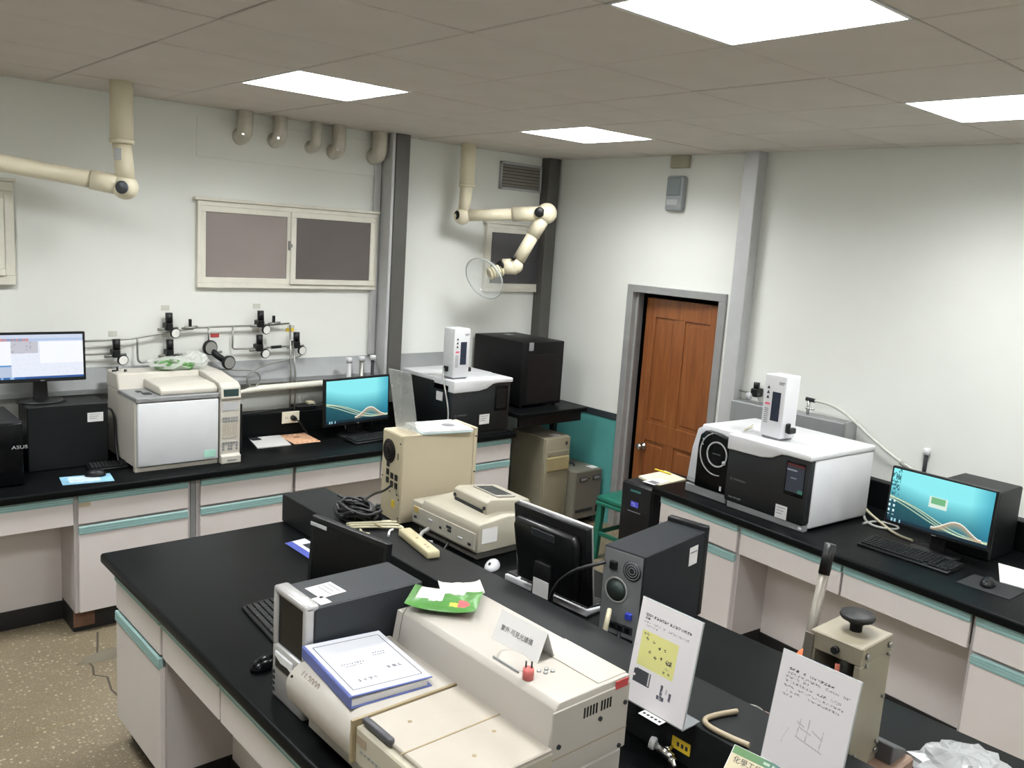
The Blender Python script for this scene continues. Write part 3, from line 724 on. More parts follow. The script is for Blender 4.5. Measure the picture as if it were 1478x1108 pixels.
def monitor(label, loc, rz, wd, ht, z0, fn=None, tilt=0., bez=.014, base=(.24, .17), lift=0., deep=.045, marks=None, rim=None, group=None, basey=.05):
    "front faces local -y; z0 = underside of the panel above the base"
    t = T('monitor', label, 'monitor', loc, rz, group)
    M = Matrix.Translation((0, 0, z0)) @ Matrix.Rotation(R(tilt), 4, 'X')
    g = G().box(-wd / 2, wd / 2, -.012, .012, 0, ht, .004, M=M); g.prism([(-wd * .38, .03), (wd * .38, .03), (wd * .42, ht * .8), (-wd * .42, ht * .8)], .01, .012 + deep * .6, 'y', .008, M=M)
    pn = g.build('panel', BLK, t)
    if rim: G().box(-wd / 2 - .001, wd / 2 + .001, -.013, -.006, ht - .012, ht + .0015, .001, M=M).build('top_trim', rim, pn)
    sw, sh = wd - 2 * bez, ht - 2 * bez - .006
    so = M @ Vector((0, -.0126, bez + .006 + sh / 2))
    if fn: pic('screen', sw, sh, 150, 84, fn, SCR, pn, so, (R(tilt), 0, 0))
    else: G().box(-sw / 2, sw / 2, -.0128, -.012, bez + .006, bez + .006 + sh, M=M).build('screen', BLKG, pn)
    g = G(); g.prism([(-.035, -.0), (.035, 0), (.03, z0 + ht * .4), (-.03, z0 + ht * .4)], basey - .012, basey + .012, 'y', .004); g.build('neck', BLK, t)
    g = G(); g.lathe([(0, .012), (base[0] / 2 - .01, .012), (base[0] / 2, .006), (base[0] / 2, 0), (0, 0)], (0, 0, 0), (0, 0, 1), 32)
    for v in g.v: v.y = v.y * base[1] / base[0] + basey * .6
    g.build('base', BLK, t)
    if marks: text(marks, .012, LGREY, pn, M @ Vector((0, -.0131, bez * .55)), (PI / 2 + R(tilt), 0, 0), 'maker_mark', 'CENTER')
    return t
def keyboard(label, loc, rz, wd=.44, dp=.15, body=BLK, keym=None, group=None, kg=.0185):
    "long side along local x, front edge at -y"
    t = T('keyboard', label, 'keyboard', loc, rz, group)
    G().prism([(-dp / 2, 0), (dp / 2, 0), (dp / 2, .026), (-dp / 2, .012)], -wd / 2, wd / 2, 'x', .004, 2).build('base_plate', body, t)
    g = G(); nr = 6; sl_ = .014 / dp
    for r_ in range(nr):
        y0 = -dp / 2 + .012 + r_ * (dp - .024) / nr; zz = .012 + (y0 + dp / 2) * sl_ + .001
        x = -wd / 2 + .012
        while x < wd / 2 - .014:
            kw = .0165
            if r_ == 0 and -wd * .22 < x < -wd * .1: kw = .1
            if not (abs(x - wd * .235) < .006 or abs(x - wd * .335) < .005): g.box(x, x + kw, y0, y0 + (dp - .024) / nr - .0025, zz - .004, zz + .007, .0015)
            x += kw + .0022
    g.build('keys', keym or BLKM, t)
    return t
def mouse(label, loc, rz, m=BLK, group=None):
    t = T('mouse', label, 'mouse', loc, rz, group)
    G().ell((0, 0, .004), (.030, .052, .034), 18, 10, zmin=-.004).build('shell', m, t)
    G().cyl((-.004, -.032, .028), (.004, -.032, .028), .008, n=12).build('wheel', DGREY, t)
    return t
def sticker(parent, x0, x1, z0, z1, y, m=PAPER, lines=3, face='y-', name='sticker'):
    "thin label on a vertical face y (facing -y) with a few printed lines"
    s_ = G().box(x0, x1, y - .0012, y, z0, z1).build(name, m, parent)
    g = G(); hh = (z1 - z0)
    for k in range(lines):
        zc = z1 - hh * (.18 + .22 * k)
        g.box(x0 + (x1 - x0) * .1, x0 + (x1 - x0) * (.85 - .13 * (k % 3)), y - .0016, y - .0011, zc - hh * .03, zc + hh * .02)
    g.build('print', INKG, s_)
    return s_
def flat_sticker(parent, cx, cy, wx, wy, z, rz=0., m=PAPER, lines=3, name='sticker'):
    M = Matrix.Translation((cx, cy, z)) @ Matrix.Rotation(rz, 4, 'Z')
    s_ = G().box(-wx / 2, wx / 2, -wy / 2, wy / 2, 0, .001, M=M).build(name, m, parent)
    g = G()
    for k in range(lines): yy = wy * (.32 - .2 * k); g.box(-wx * .4, wx * (.38 - .1 * (k % 2)), yy, yy + wy * .04, .001, .0014, M=M)
    g.build('print', INKG, s_); return s_

# ================================================================== LEFT WALL BENCH, from the left
t = T('computer_tower', 'black computer tower at the left photo edge, reading ASUS', 'computer', (-4.12, -.36, CT))
G().box(-4.21, -4.03, -.57, -.17, CT, 1.125, .006).build('case', BLKM, t, True)
fp = G().box(-4.207, -4.033, -.588, -.568, CT + .005, 1.12, .008, 2).build('front_panel', BLKG, t, True)
text('ASUS', .024, LGREY, fp, PM[t.name].inverted() @ Vector((-4.085, -.5885, .998)), (PI / 2, 0, 0), 'lettering', sx=1.3)
t = T('computer_tower', 'black computer case turned sideways under the white-screen monitor', 'computer', (-3.73, -.27, CT))
G().box(-3.965, -3.57, -.36, -.165, CT, 1.147, .005).build('case', BLKM, t, True)
sticker(t, .055, .135, .245, .295, -.0905)
g = G()
for k in range(4): g.box(-3.572, -3.566, -.33, -.20, .86 + k * .06, .90 + k * .06)
g.build('rear_ports', DGREY, t, True)
tag(G().tube([(-3.575, -.27, 1.09), (-3.53, -.28, 1.10), (-3.515, -.30, 1.03), (-3.52, -.32, .90), (-3.53, -.40, .815)], .006, 8, smooth=2).build('cable', CABLEB), 'black cable looping from the sideways computer case down beside the chromatograph', 'cable')
monitor('monitor with a white program window, on the sideways black case', (-3.868, -.262, 1.147), R(-1), .428, .262, .115, app_white, tilt=-4, base=(.24, .15), marks='acer', bez=.013)
keyboard('small black keyboard beside the chromatograph', (-3.60, -.44, CT), R(-3), .20, .10)
t = T('mouse_pad', 'pale blue printed mouse pad on the left wall bench', 'mouse pad', (-3.75, -.61, CT), R(-8))
G().box(-.12, .12, -.075, .075, 0, .002, 0).build('sheet', mat('pad_blue', '86b5cf', .6, var=.25, vs=14), t)
G().box(-.085, .06, -.05, .055, .002, .0026).build('print', mat('pad_pale', 'c3d3db', .6, var=.15, vs=25), t)
mouse('black mouse on the pale blue pad', (-3.70, -.575, CT + .002), R(70))

# gas chromatograph
t = T('gas_chromatograph', 'white gas chromatograph with keypad column under the left window', 'instrument', (-3.505, -.615, CT))
G().box(.0, .45, .02, .48, .02, .40, .006).build('body', GCB, t)
G().box(.0, .45, .015, .05, .0, .022).build('base', GCB, t)
G().box(.008, .448, -.004, .02, .03, .378, .006, 2).build('oven_door', GCW, t)
G().box(-.002, .452, -.006, .30, .382, .408, .004).build('top_deck', GCG, t)
G().prism([(.27, .40), (.48, .40), (.48, .492), (.30, .492)], -.004, .455, 'x', .006).build('rear_cover', GCB, t)
G().prism([(.02, .408), (.30, .408), (.30, .462), (.06, .455), (.02, .438)], .135, .452, 'x', .008, 2).build('injector_cover', GCB, t)
g = G(); g.box(.07, .11, .08, .13, .408, .412); g.box(.06, .085, .16, .2, .408, .411); g.build('inlet_slot', DGREY, t)
g = G(); g.cyl((.03, .4, .49), (.03, .4, .515), .006, n=8); g.cyl((.06, .36, .49), (.06, .36, .505), .008, n=8); g.box(-.0, .02, .38, .4, .49, .5); g.build('fitting', DGREY, t)
cp = G().prism([(-.012, .0), (.48, .0), (.48, .490), (.25, .490), (.02, .462), (-.012, .440), (-.022, .375), (-.012, .365), (-.012, .05), (-.03, .045), (-.03, .0)], .456, .572, 'x', .004).build('control_column', GCB, t)
G().box(.470, .558, -.021, -.012, .385, .428, .002).build('display', DISP, cp)
g = G()
for r_ in range(11):
    for c_ in range(6):
        if r_ in (3,) or (r_ in (0, 1) and c_ in (1, 4)): continue
        g.box(.468 + c_ * .0155, .479 + c_ * .0155, -.0155, -.011, .075 + r_ * .018, .087 + r_ * .018, mi=0 if 2 < r_ < 9 else 1)
tag(g.build('keypad', [mat('key_pale', 'b7b0a2', .5), MGREY], cp), kind='stuff')
G().box(.468, .56, -.0145, -.0115, .305, .352).build('function_plate', LGREY, cp)
G().box(.49, .545, -.0315, -.0295, .015, .023).build('name_bar', MGREY, cp)
lbx = G().box(.365, .432, -.006, -.003, .045, .085).build('green_label', mat('label_mint', '9fd0be', .6), t)
t = T('plastic_bag', 'crumpled clear plastic bag with green print on the gas chromatograph', 'bag', (-3.18, -.24, CT + .492))
g = G(); 
def blob(g, c, r, n=18, m=10, amp=.25, seed=0, mi=0):
    vs = []; fs = []
    for j in range(m + 1):
        th = -PI / 2 + PI * j / m
        for i in range(n):
            ph = 2 * PI * i / n
            k = 1 + amp * (hsh(i * 1.7 + seed, j * 2.3, seed) - .5) * 2 * math.cos(th)
            vs.append((c[0] + r[0] * k * math.cos(th) * math.cos(ph), c[1] + r[1] * k * math.cos(th) * math.sin(ph), max(c[2] + r[2] * k * math.sin(th), .001)))
    for j in range(m):
        for i in range(n): fs.append((j * n + i, j * n + (i + 1) % n, (j + 1) * n + (i + 1) % n, (j + 1) * n + i))
    g.add(vs, fs, mi, False)
blob(g, (0, 0, .03), (.13, .08, .045), seed=2, mi=0); blob(g, (.13, -.0, .04), (.08, .06, .06), seed=5, mi=0)
g.build('film', BAGM, t)
g = G(); blob(g, (-.03, -.03, .032), (.075, .04, .034), amp=.3, seed=9); blob(g, (.06, -.045, .025), (.05, .03, .025), amp=.3, seed=12); g.build('green_packet', GRN, t)
t = T('black_adapter', 'black upright box between the chromatograph and the papers', 'box', (-2.88, -.36, CT))
G().box(-.035, .035, -.10, .10, 0, .30, .004).build('case', BLKM, t); G().box(-.03, .03, -.104, -.099, .02, .27, .002).build('front_panel', BLK, t)

# papers, outlet, adapter
def sheet(name, label, cat, corners, z, m, th=.002, group=None, picf=None):
    g = G(); a = [Vector((x, y, z)) for x, y in corners]; b_ = [v + Vector((0, 0, th)) for v in a]
    g.add(a + b_, [(3, 2, 1, 0), (4, 5, 6, 7), (0, 1, 5, 4), (1, 2, 6, 5), (2, 3, 7, 6), (3, 0, 4, 7)])
    cx = sum(v.x for v in a) / 4; cy = sum(v.y for v in a) / 4
    t = T(name, label, cat, (cx, cy, z), 0, group)
    g.build('sheet', m, t, True)
    return t
t = sheet('paper_stack', 'white paper and folder lying beside the gas chromatograph', 'paper', [(-2.72, -.40), (-2.50, -.41), (-2.45, -.15), (-2.66, -.145)], CT, PAPER, .006)
o = G().box(-.085, -.03, .05, .11, .006, .012).build('clip', DGREY, t)
t = sheet('certificate', 'pale orange certificate sheet with dark border dots on the wall bench', 'paper', [(-2.47, -.40), (-2.29, -.405), (-2.27, -.15), (-2.46, -.145)], CT, mat('cert_orange', 'dcae8c', .7), .002)
g = G(); 
for k in range(5):
    for yy in (-.105, .10): g.box(-.075 + k * .035, -.06 + k * .035, yy, yy + .008, .002, .0025)
g.box(-.02, .02, .03, .05, .002, .0025); g.build('print', BROWN, t)
t = T('wall_outlet', 'cream double wall outlet with a black plug in the bench upstand', 'outlet', (-2.366, -.13, .875))
G().box(-.062, .062, -.010, 0, 0, .078, .003).build('plate', mat('outlet_cream', 'd9d3bf', .45), t)
g = G()
for x in (-.03, .028):
    for dx in (-.007, .007): g.box(x + dx - .0015, x + dx + .0015, -.0106, -.0095, .03, .045)
g.build('socket_slots', DGREY, t)
g = G().cyl((.012, -.01, .036), (.012, -.05, .034), .018, .014, n=14); g.tube([(.012, -.05, .034), (.03, -.075, .02), (.06, -.08, -.03), (.10, -.07, -.068)], .006, 8, smooth=2); g.build('plug', BLK, t)
t = T('power_adapter', 'black power adapter lying on the bench upstand beside the outlet', 'adapter', (-2.24, -.07, .95))
G().box(-.075, .075, -.045, .045, 0, .03, .005).build('case', BLK, t); G().box(.02, .07, -.03, .03, .03, .05, .004).build('cream_block', CABLEW, t)
tag(G().tube([(-2.16, -.07, .97), (-2.1, -.09, .99), (-2.0, -.1, .985), (-1.95, -.12, .96)], .005, 8, smooth=2).build('cable', CABLEB), 'black cable from the adapter to the left teal-screen monitor', 'cable')
tag(G().tube([(-2.32, -.08, .962), (-2.45, -.09, .965), (-2.62, -.10, .955), (-2.8, -.10, .955)], .005, 8, smooth=2).build('cable', CABLEB), 'thin black cable lying along the wall bench upstand', 'cable')
monitor('teal-screen monitor on the left wall bench before the drain tubes', (-2.0, -.36, CT), R(6), .535, .315, .085, wall_teal, tilt=-2, marks='acer', basey=.06)
keyboard('black keyboard in front of the left teal-screen monitor', (-1.965, -.50, CT), R(6), .36, .14)

# chromatograph on the corner end of the wall bench
def warn(g, x, z, s_, y):
    g.add([(x - s_, y, z - s_ * .8), (x + s_, y, z - s_ * .8), (x, y, z + s_)], [(0, 1, 2)])
def gc_unit(t, W_, D_, H_, sidem, disp=True, glow=True):
    "one oven unit, front at local y=0, left at x=0"
    G().box(.0, W_, .03, D_, .012, H_ - .03, .012, 2).build('body', sidem, t)
    fr = G().prism([(0, .035), (W_ - .02, .03), (W_ - .005, .045), (W_ - .005, H_ - .035), (W_ * .62, H_ - .035), (W_ * .5, H_ - .065), (W_ * .0, H_ - .085)], -.006, .035, 'y', .006, 2).build('front_panel', mat('panel_black_satin', '17191c', .42), t)
    prof = [(0, H_ - .084), (W_ * .42, H_ - .080), (W_ * .55, H_ - .068), (W_ * .66, H_ - .038), (W_ * .74, H_ - .034), (W_ + .003, H_ - .034), (W_ + .003, H_ - .004), (W_ * .95, H_), (0, H_)]
    G().prism(prof, -.022, D_ * .35, 'y', .006, 2).build('front_lid', WHITE, t)
    G().box(0, W_ + .003, D_ * .34, D_, H_ - .034, H_, .008, 2).build('rear_lid', WHITE, t)
    G().box(.02, W_ - .01, -.002, .04, .0, .034, .003).build('plinth', MGREY if glow else BLKM, t)
    if disp:
        G().box(W_ * .72, W_ - .03, -.0085, -.004, H_ * .42, H_ - .058, .006, 2).build('display_bezel', BLKG, fr)
        def ui(u, v):
            if v > .86: return (.30, .10, .10) if v > .93 else (.16, .17, .19)
            if .74 < v < .80 and u < .6: return (.5, .52, .55)
            if abs(v - .5) < .03 and .25 < u < .6: return (.4, .42, .46)
            if v < .12 and u > .7: return (.2, .4, .35)
            return (.16, .18, .22)
        if glow: pic('display', W_ * .20, H_ * .36, 24, 40, ui, SCR, fr, (W_ * .725 + W_ * .11, -.009, H_ * .65), (0, 0, 0))
        else: G().arc_strip(W_ * .835, H_ * .62, 0.001, .0005, 0, 1, -.0088, n=2).box(W_ * .75, W_ * .92, -.0095, -.0085, H_ * .47, H_ * .80, .003).build('display', BLK, fr)
    text('SHIMADZU', .016, INKG, fr, (W_ * .10, -.0068, H_ * .40), (PI / 2, 0, 0), 'lettering')
    g = G().arc_strip(W_ * .07, H_ * .40, .006, .002, 0, 2 * PI, -.006, .0006, 16); g.build('emblem', INKG, fr)
def sampler(t):
    "autosampler tower .14 wide, .125 deep, .345 tall; front at y=0"
    G().box(0, .135, 0, .12, .012, .345, .006, 2).build('body', WHITE, t)
    G().box(.01, .125, .01, .11, 0, .014).build('foot', MGREY, t)
    G().box(.055, .108, -.0015, .001, .10, .255, .002).build('window', mat('sampler_window', '2a3140', .2), t)
    g = G()
    for k in range(3): warn(g, .028, .275 - k * .026, .010, -.0008)
    g.build('warning_marks', INK, t)
    g = G().box(.015, .045, -.0012, 0, .182, .192, mi=0); g.build('red_mark', mat('mark_red', 'd8506a', .5), t)
    g = G()
    for k in range(8): g.box(.015, .04, -.001, 0, .085 + k * .0105, .089 + k * .0105)
    g.box(.09, .125, -.001, 0, .305, .310); g.box(.09, .12, -.001, 0, .297, .301); g.build('print', INKG, t)
    g = G().box(.135, .15, .03, .06, .045, .095, .004); g.box(.148, .175, .02, .075, .045, .075, .005); g.build('side_knob', BLK, t)
    G().box(-.012, 0, .05, .09, .05, .085, .003).build('side_clip', BLK, t)
t = T('gas_chromatograph', 'black gas chromatograph with white lid at the corner end of the wall bench', 'instrument', (-1.50, -.735, CT))
gc_unit(t, .52, .60, .405, BLKM, glow=False)
sticker(t, .245, .335, .085, .155, -.007)
rect('card', t, PAPER, -.004, 0, .10, .17, .25, .31)
t = T('autosampler', 'white autosampler tower on the black-bodied gas chromatograph by the corner', 'sampler', (-1.475, -.70, CT + .405)); sampler(t)
tag(G().tube([(-1.49, -.62, 1.27), (-1.53, -.66, 1.24), (-1.535, -.70, 1.15), (-1.53, -.75, 1.0), (-1.535, -.745, .88), (-1.54, -.735, .81)], .005, 8, smooth=2).build('cable', CABLEG), 'pale cable hanging down the side of the corner gas chromatograph', 'cable')
t = T('gas_generator', 'large black gas generator cabinet on the black corner table', 'generator', (-.545, -.33, .93))
G().box(-.76, -.335, -.60, -.03, .945, 1.425, .008, 2).build('cabinet', mat('generator_black', '0b0c0d', .5, spec=.2), t, True)
for x in (-.73, -.38):
    for yy in (-.57, -.08): G().cyl((x, yy, .93), (x, yy, .947), .016, n=12).build('foot', BLK, t, True)
G().box(-.70, -.655, -.605, -.598, 1.36, 1.422, .003).build('badge', MGREY, t, True)
G().box(-.56, -.5, -.2, -.14, 1.425, 1.428).build('top_label', GREYM, t, True)
G().box(-.70, -.36, -.603, -.599, .96, 1.33, .004).build('front_panel', BLK, t, True)

# ================================================================== FLOOR ITEMS IN THE CORNER
t = T('computer_tower', 'tall aged beige computer tower on the floor by the bench end', 'computer', (-.44, -.5, 0))
G().box(-.565, -.305, -.665, -.30, .06, .705, .006).build('case', BEIGED, t, True)
fp = G().box(-.562, -.308, -.685, -.66, .06, .70, .006, 2).build('front_panel', mat('aged_beige_front', '847e6a', .5), t, True)
G().box(-.545, -.325, -.692, -.682, .56, .60, .004).build('drive_bay', BEIGED, fp, True)
G().prism([(-.684, .44), (-.70, .45), (-.70, .55), (-.684, .56)], -.55, -.32, 'x', .004).build('bezel_bulge', mat('bezel_tan', '928763', .5), fp, True)
G().box(-.36, -.345, -.693, -.684, .64, .665).build('drive_slot', DGREY, fp, True)
G().box(-.45, -.37, -.64, -.58, .705, .7065).build('top_label', PAPER, t, True)
for x in (-.54, -.33):
    for yy in (-.63, -.34): G().cyl((x, yy, 0), (x, yy, .062), .02, n=10).build('foot', BLK, t, True)
t.location = (-.475, -.565, .012)
t = T('voltage_regulator', 'squat grey-beige power conditioner on castors beside the beige tower', 'power supply', (-.22, -.63, 0))
G().box(-.385, -.095, -.815, -.47, .06, .44, .006).build('case', mat('conditioner_grey', '6e6b60', .5), t, True)
fp = G().box(-.383, -.097, -.83, -.812, .065, .438, .003).build('front_panel', mat('conditioner_front', '605d53', .5), t, True)
for x in (-.345, -.20):
    g = G().box(x, x + .085, -.835, -.828, .36, .395, .004); m_ = g.build('meter', DGREY, fp, True)
    G().box(x + .012, x + .073, -.837, -.834, .368, .388).build('meter_face', MGREY, m_, True)
G().cyl((-.238, -.83, .378), (-.238, -.836, .378), .006, n=10).build('indicator', BLK, fp, True)
G().box(-.37, -.18, -.834, -.829, .115, .14).build('vent_bar', DGREY, fp, True)
G().box(-.145, -.12, -.837, -.829, .095, .15, .003).build('switch', BLK, fp, True)
G().tube([(-.33, -.55, .44), (-.33, -.56, .462), (-.25, -.66, .462), (-.25, -.67, .44)], .009, 8).build('carry_handle', DGREY, t, True)
G().box(-.17, -.10, -.79, -.72, .44, .4415).build('top_label', PAPER, t, True)
for x in (-.35, -.13):
    for yy in (-.78, -.51):
        g = G().cyl((x - .012, yy, .028), (x + .012, yy, .028), .028, n=16); g.box(x - .015, x + .015, yy - .012, yy + .012, .045, .062); g.build('castor', DGREY, t, True)
t.location.x += .052
t = T('ups_tower', 'black power backup tower with blue display at the end of the right bench', 'power supply', (-.80, -2.0, 0))
G().box(-1.02, -.58, -2.125, -1.885, .01, .75, .008, 2).build('case', BLKM, t, True)
fp = G().box(-1.035, -1.018, -2.12, -1.89, .02, .745, .008, 2).build('front_panel', BLK, t, True)
pic('display', .06, .035, 20, 12, lambda u, v: (.30, .32, .75) if not (.2 < v < .75 and hsh(int(u * 8), int(v * 4)) < .5 and .1 < u < .9) else (.55, .55, .9), attrmat('blue_display', emit=.7, rough=.25), fp, Vector((-1.0362, -2.0, .625)) - Vector((-.80, -2.0, 0)), (0, 0, R(-90)))
G().box(-1.0365, -1.034, -2.04, -1.96, .70, .712).build('brand_bar', mat('bar_teal', '2f6f68', .4), fp, True)
G().box(-1.0365, -1.034, -2.05, -1.95, .575, .580).build('print', MGREY, fp, True)
t = sheet('paper_stack', 'cream papers piled on the black power backup tower', 'paper', [(-.95, -2.11), (-.68, -2.10), (-.64, -1.90), (-.90, -1.90)], .75, mat('paper_cream', 'd9d2b8', .7), .012)
g = G().box(-.19, -.03, -.09, .0, .012, .014).build('sheet', PAPER, t)
G().box(-.17, -.12, -.08, -.02, .014, .015).build('print', INKG, t)
tag(G().box(-.70, -.685, -1.99, -1.86, .765, .772, .002).build('pencil', YEL), 'yellow pencil lying at the back of the cream papers', 'pencil')
t = T('stool', 'dark green plastic stool beside the black power backup tower', 'stool', (-.50, -1.49, 0))
G().box(-.15, .15, -.15, .15, .41, .45, .012, 2).build('seat', GREENP, t)
G().box(-.155, .155, -.155, .155, .385, .412, .006).build('rim', GREENP, t)
for sx in (-1, 1):
    for sy in (-1, 1):
        G().prism([(.10, .39), (.145, .39), (.175, 0), (.135, 0)], .10, .145, 'y', .004, M=Matrix.Diagonal((sx, sy, 1, 1))).build('leg', GREENP, t)
for sx in (-1, 1): G().box(sx * .145 - .008, sx * .145 + .008, -.11, .11, .17, .20, .003).build('stretcher', GREENP, t)
for sy in (-1, 1): G().box(-.11, .11, sy * .125 - .008, sy * .125 + .008, .17, .20, .003).build('stretcher', GREENP, t)

# ================================================================== RIGHT WALL BENCH
RG = R(-94.3)
t = T('gas_chromatograph', 'white and black gas chromatograph mass spectrometer on the right bench', 'instrument', (-.993, -2.33, CT), RG)
ms = G().prism([(.0, .03), (.30, .03), (.30, .40), (.055, .40), (.02, .26)], .03, .50, 'y', .008, 2).build('detector_body', WHITE, t)
G().prism([(.0, .06), (.02, .26), (.05, .375), (.075, .388), (.075, .06)], -.0, .05, 'y', .006, 2).build('detector_side', mat('detector_grey_white', 'c6c9cd', .4), t)
pb = [(.07, .06), (.30, .06), (.30, .36)] + [(.30 - .23 * math.sin(a * PI / 2 / 8) * 1.0, .36 + .02 * math.sin(a * PI / 8)) for a in range(1, 7)] + [(.072, .30)]
fp = G().prism([(.075, .05), (.302, .05), (.302, .355), (.20, .375), (.12, .378), (.088, .35), (.076, .28)], -.018, .03, 'y', .005, 2).build('detector_front', BLKG, t)
G().box(.005, .302, -.012, .05, .0, .05, .004).build('detector_plinth', MGREY, t)
G().arc_strip(.215, .262, .068, .008, R(-35), R(325 - 12), -.018, .003, 48).build('inner_ring', LGREY, fp)
G().arc_strip(.215, .262, .118, .006, R(110), R(285), -.018, .003, 48).build('outer_ring', LGREY, fp)
G().lathe([(0, .0), (.012, .001), (.012, .006), (0, .007)], (.270, -.018, .225), (0, -1, 0), 14).build('ring_button', LGREY, fp)
text('SHIMADZU', .011, INKG, fp, (.185, -.0185, .262), (PI / 2, 0, 0), 'lettering')
text('SHIMADZU', .013, INKG, t, (.012, -.0008, .078), (PI / 2, 0, 0), 'lettering')
g = G(); g.box(.105, .115, -.0188, -.018, .325, .332); g.box(.108, .114, -.0188, -.018, .295, .302); g.build('indicator', WHITE, fp)
sticker(fp, .255, .268, .065, .09, -.0182, lines=1)
# the oven unit beside it
sub = bpy.data.objects.new('oven_unit', None); COL.objects.link(sub); sub.parent = t; sub.location = (.306, -.03, 0); PM[sub.name] = PM[t.name] @ Matrix.Translation((.306, -.03, 0))
class _S: pass
n0 = set(bpy.data.objects.keys())
gc_unit(sub, .515, .56, .405, WHITE)
# keep three levels: thing > part > sub-part
for nm in sorted(set(bpy.data.objects.keys()) - n0):
    ob = bpy.data.objects[nm]
    if ob.parent == sub: ob.parent = t; ob.location = Vector(ob.location) + sub.location
bpy.data.objects.remove(sub)
text('Nexis GC-2030', .013, LGREY, t, (.335, -.0368, .062), (PI / 2, 0, 0), 'lettering')
sticker(t, .306 + .335, .306 + .405, .035, .105, -.0368)
G().box(.306 + .48, .306 + .50, -.0375, -.036, .012, .024).build('status_mark', WHITE, t)
M_ = PM[t.name]; q = M_ @ Vector((.42, .06, .405))
t = T('autosampler', 'white autosampler tower with red mark on the right gas chromatograph', 'sampler', (q.x, q.y, q.z), RG); sampler(t)
tag(G().tube([(q.x - .02, q.y + .03, q.z + .06), (q.x - .04, q.y + .06, q.z + .03), (q.x + .0, q.y + .10, q.z + .006), (q.x + .15, q.y + .14, q.z + .006)], .003, 8, smooth=2).build('cable', CABLEW), 'thin pale cable at the foot of the right sampler tower', 'cable')
for k, (pts, lab, m_) in enumerate((
    ([(-.50, -3.16, .812), (-.60, -3.22, .806), (-.66, -3.30, .806), (-.60, -3.40, .806), (-.52, -3.36, .806), (-.55, -3.26, .808), (-.66, -3.24, .806)], 'grey cable coil on the right bench beside the monitor', CABLEG),
    ([(-.48, -3.15, .84), (-.54, -3.22, .83), (-.58, -3.30, .812), (-.68, -3.42, .806), (-.70, -3.52, .806)], 'pale cable running behind the right monitor', CABLEW))):
    tag(G().tube(pts, .007, 8, smooth=2).build('cable', m_), lab, 'cable')
monitor('teal-screen monitor with a small green window on the right bench', (-.79, -3.655, CT), R(-92), .50, .29, .088, wall_teal_r, tilt=-3, bez=.01, marks='acer', basey=.05)
keyboard('black keyboard in front of the right monitor', (-.94, -3.61, CT), R(-93), .44, .16)
t = T('computer_tower', 'black computer tower standing behind the right monitor', 'computer', (-.53, -3.73, CT), R(-92))
G().box(-.14, .14, -.12, .15, 0, .335, .006).build('case', BLKM, t); G().box(-.137, .137, -.135, -.118, .004, .332, .008, 2).build('front_panel', BLK, t)
t = T('mouse_pad', 'black mouse pad at the right edge of the photo', 'mouse pad', (-1.0, -4.0, CT), R(-92))
G().box(-.11, .11, -.09, .09, 0, .003).build('sheet', mat('pad_black', '16171a', .7), t)
mouse('black mouse on the black pad', (-1.0, -3.985, CT + .003), R(-80))
t = sheet('paper_stack', 'white papers at the right edge of the photo beside the mouse', 'paper', [(-.90, -4.0), (-.88, -4.25), (-.62, -4.2), (-.64, -3.90)], CT, PAPER, .004)

# ================================================================== ISLAND, left side
monitor('switched-off black monitor facing the left side of the island', (-3.50, -2.765, CT), R(-80), .40, .30, .035, None, tilt=-4, bez=.02, base=(.2, .16), deep=.06, basey=.04)
t2 = bpy.data.objects['monitor.003'] if 'monitor.003' in bpy.data.objects else None
o = G().box(-.178, -.09, -.0145, -.012, .308, .322, .002).build('energy_label', LGREY, t2)
keyboard('black keyboard on the left side of the island', (-3.70, -2.72, CT), R(-95), .44, .15)
mouse('glossy black mouse on the left side of the island', (-3.872, -2.925, CT), R(-75), BLKG)
t = sheet('flyer', 'white and blue flyer lying behind the switched-off monitor', 'paper', [(-3.325, -1.97), (-3.315, -2.21), (-3.215, -2.20), (-3.225, -1.96)], CT, mat('flyer_white', 'c9cbd8', .6, var=.2, vs=30), .0015)
G().box(-.055, -.02, -.12, .115, .0015, .0022).build('blue_band', mat('flyer_blue', '3c4a9a', .6), t)
G().box(.0, .04, -.06, .06, .0015, .0022).build('print', DGREY, t)
t = T('computer_tower', 'silver-fronted grey computer tower on the left side of the island', 'computer', (-3.73, -3.175, CT), R(-90))
# local: front -y (world -x); x runs towards the viewer
G().box(-.095, .095, -.165, .195, 0, .33, .004).build('case', DGREY, t)
fr = G(); fr.box(-.095, .095, -.195, -.165, 0, .165, .008, 2); fr.box(-.095, -.078, -.195, -.165, .16, .335, .006, 2); fr.box(.078, .095, -.195, -.165, .16, .335, .006, 2); fr.box(-.095, .095, -.195, -.15, .318, .34, .008, 2); fp = fr.build('front_frame', SILVER, t)
G().box(-.079, .079, -.185, -.165, .165, .319, .003).build('bay_cover', BLKG, fp)
cr_ = G().box(-.07, .035, -.198, -.194, .10, .135, .002).build('card_reader', BLK, fp)
G().prism([(-.068, .135), (-.03, .122), (.01, .125), (.034, .118), (.034, .15), (-.068, .15)], -.2005, -.194, 'y', .002).build('card_reader_lip', WHITE, cr_)
G().cyl((.06, -.194, .115), (.06, -.201, .115), .009, n=14).build('power_button', DGREY, fp)
g = G()
for k in range(4): g.box(-.09, -.075, -.197, -.193, .02 + k * .018, .03 + k * .018)
g.build('vent_slots', DGREY, fp)
flat_sticker(t, .0, -.08, .085, .085, .33, R(3)); flat_sticker(t, .058, -.125, .05, .035, .33, R(3), lines=2)

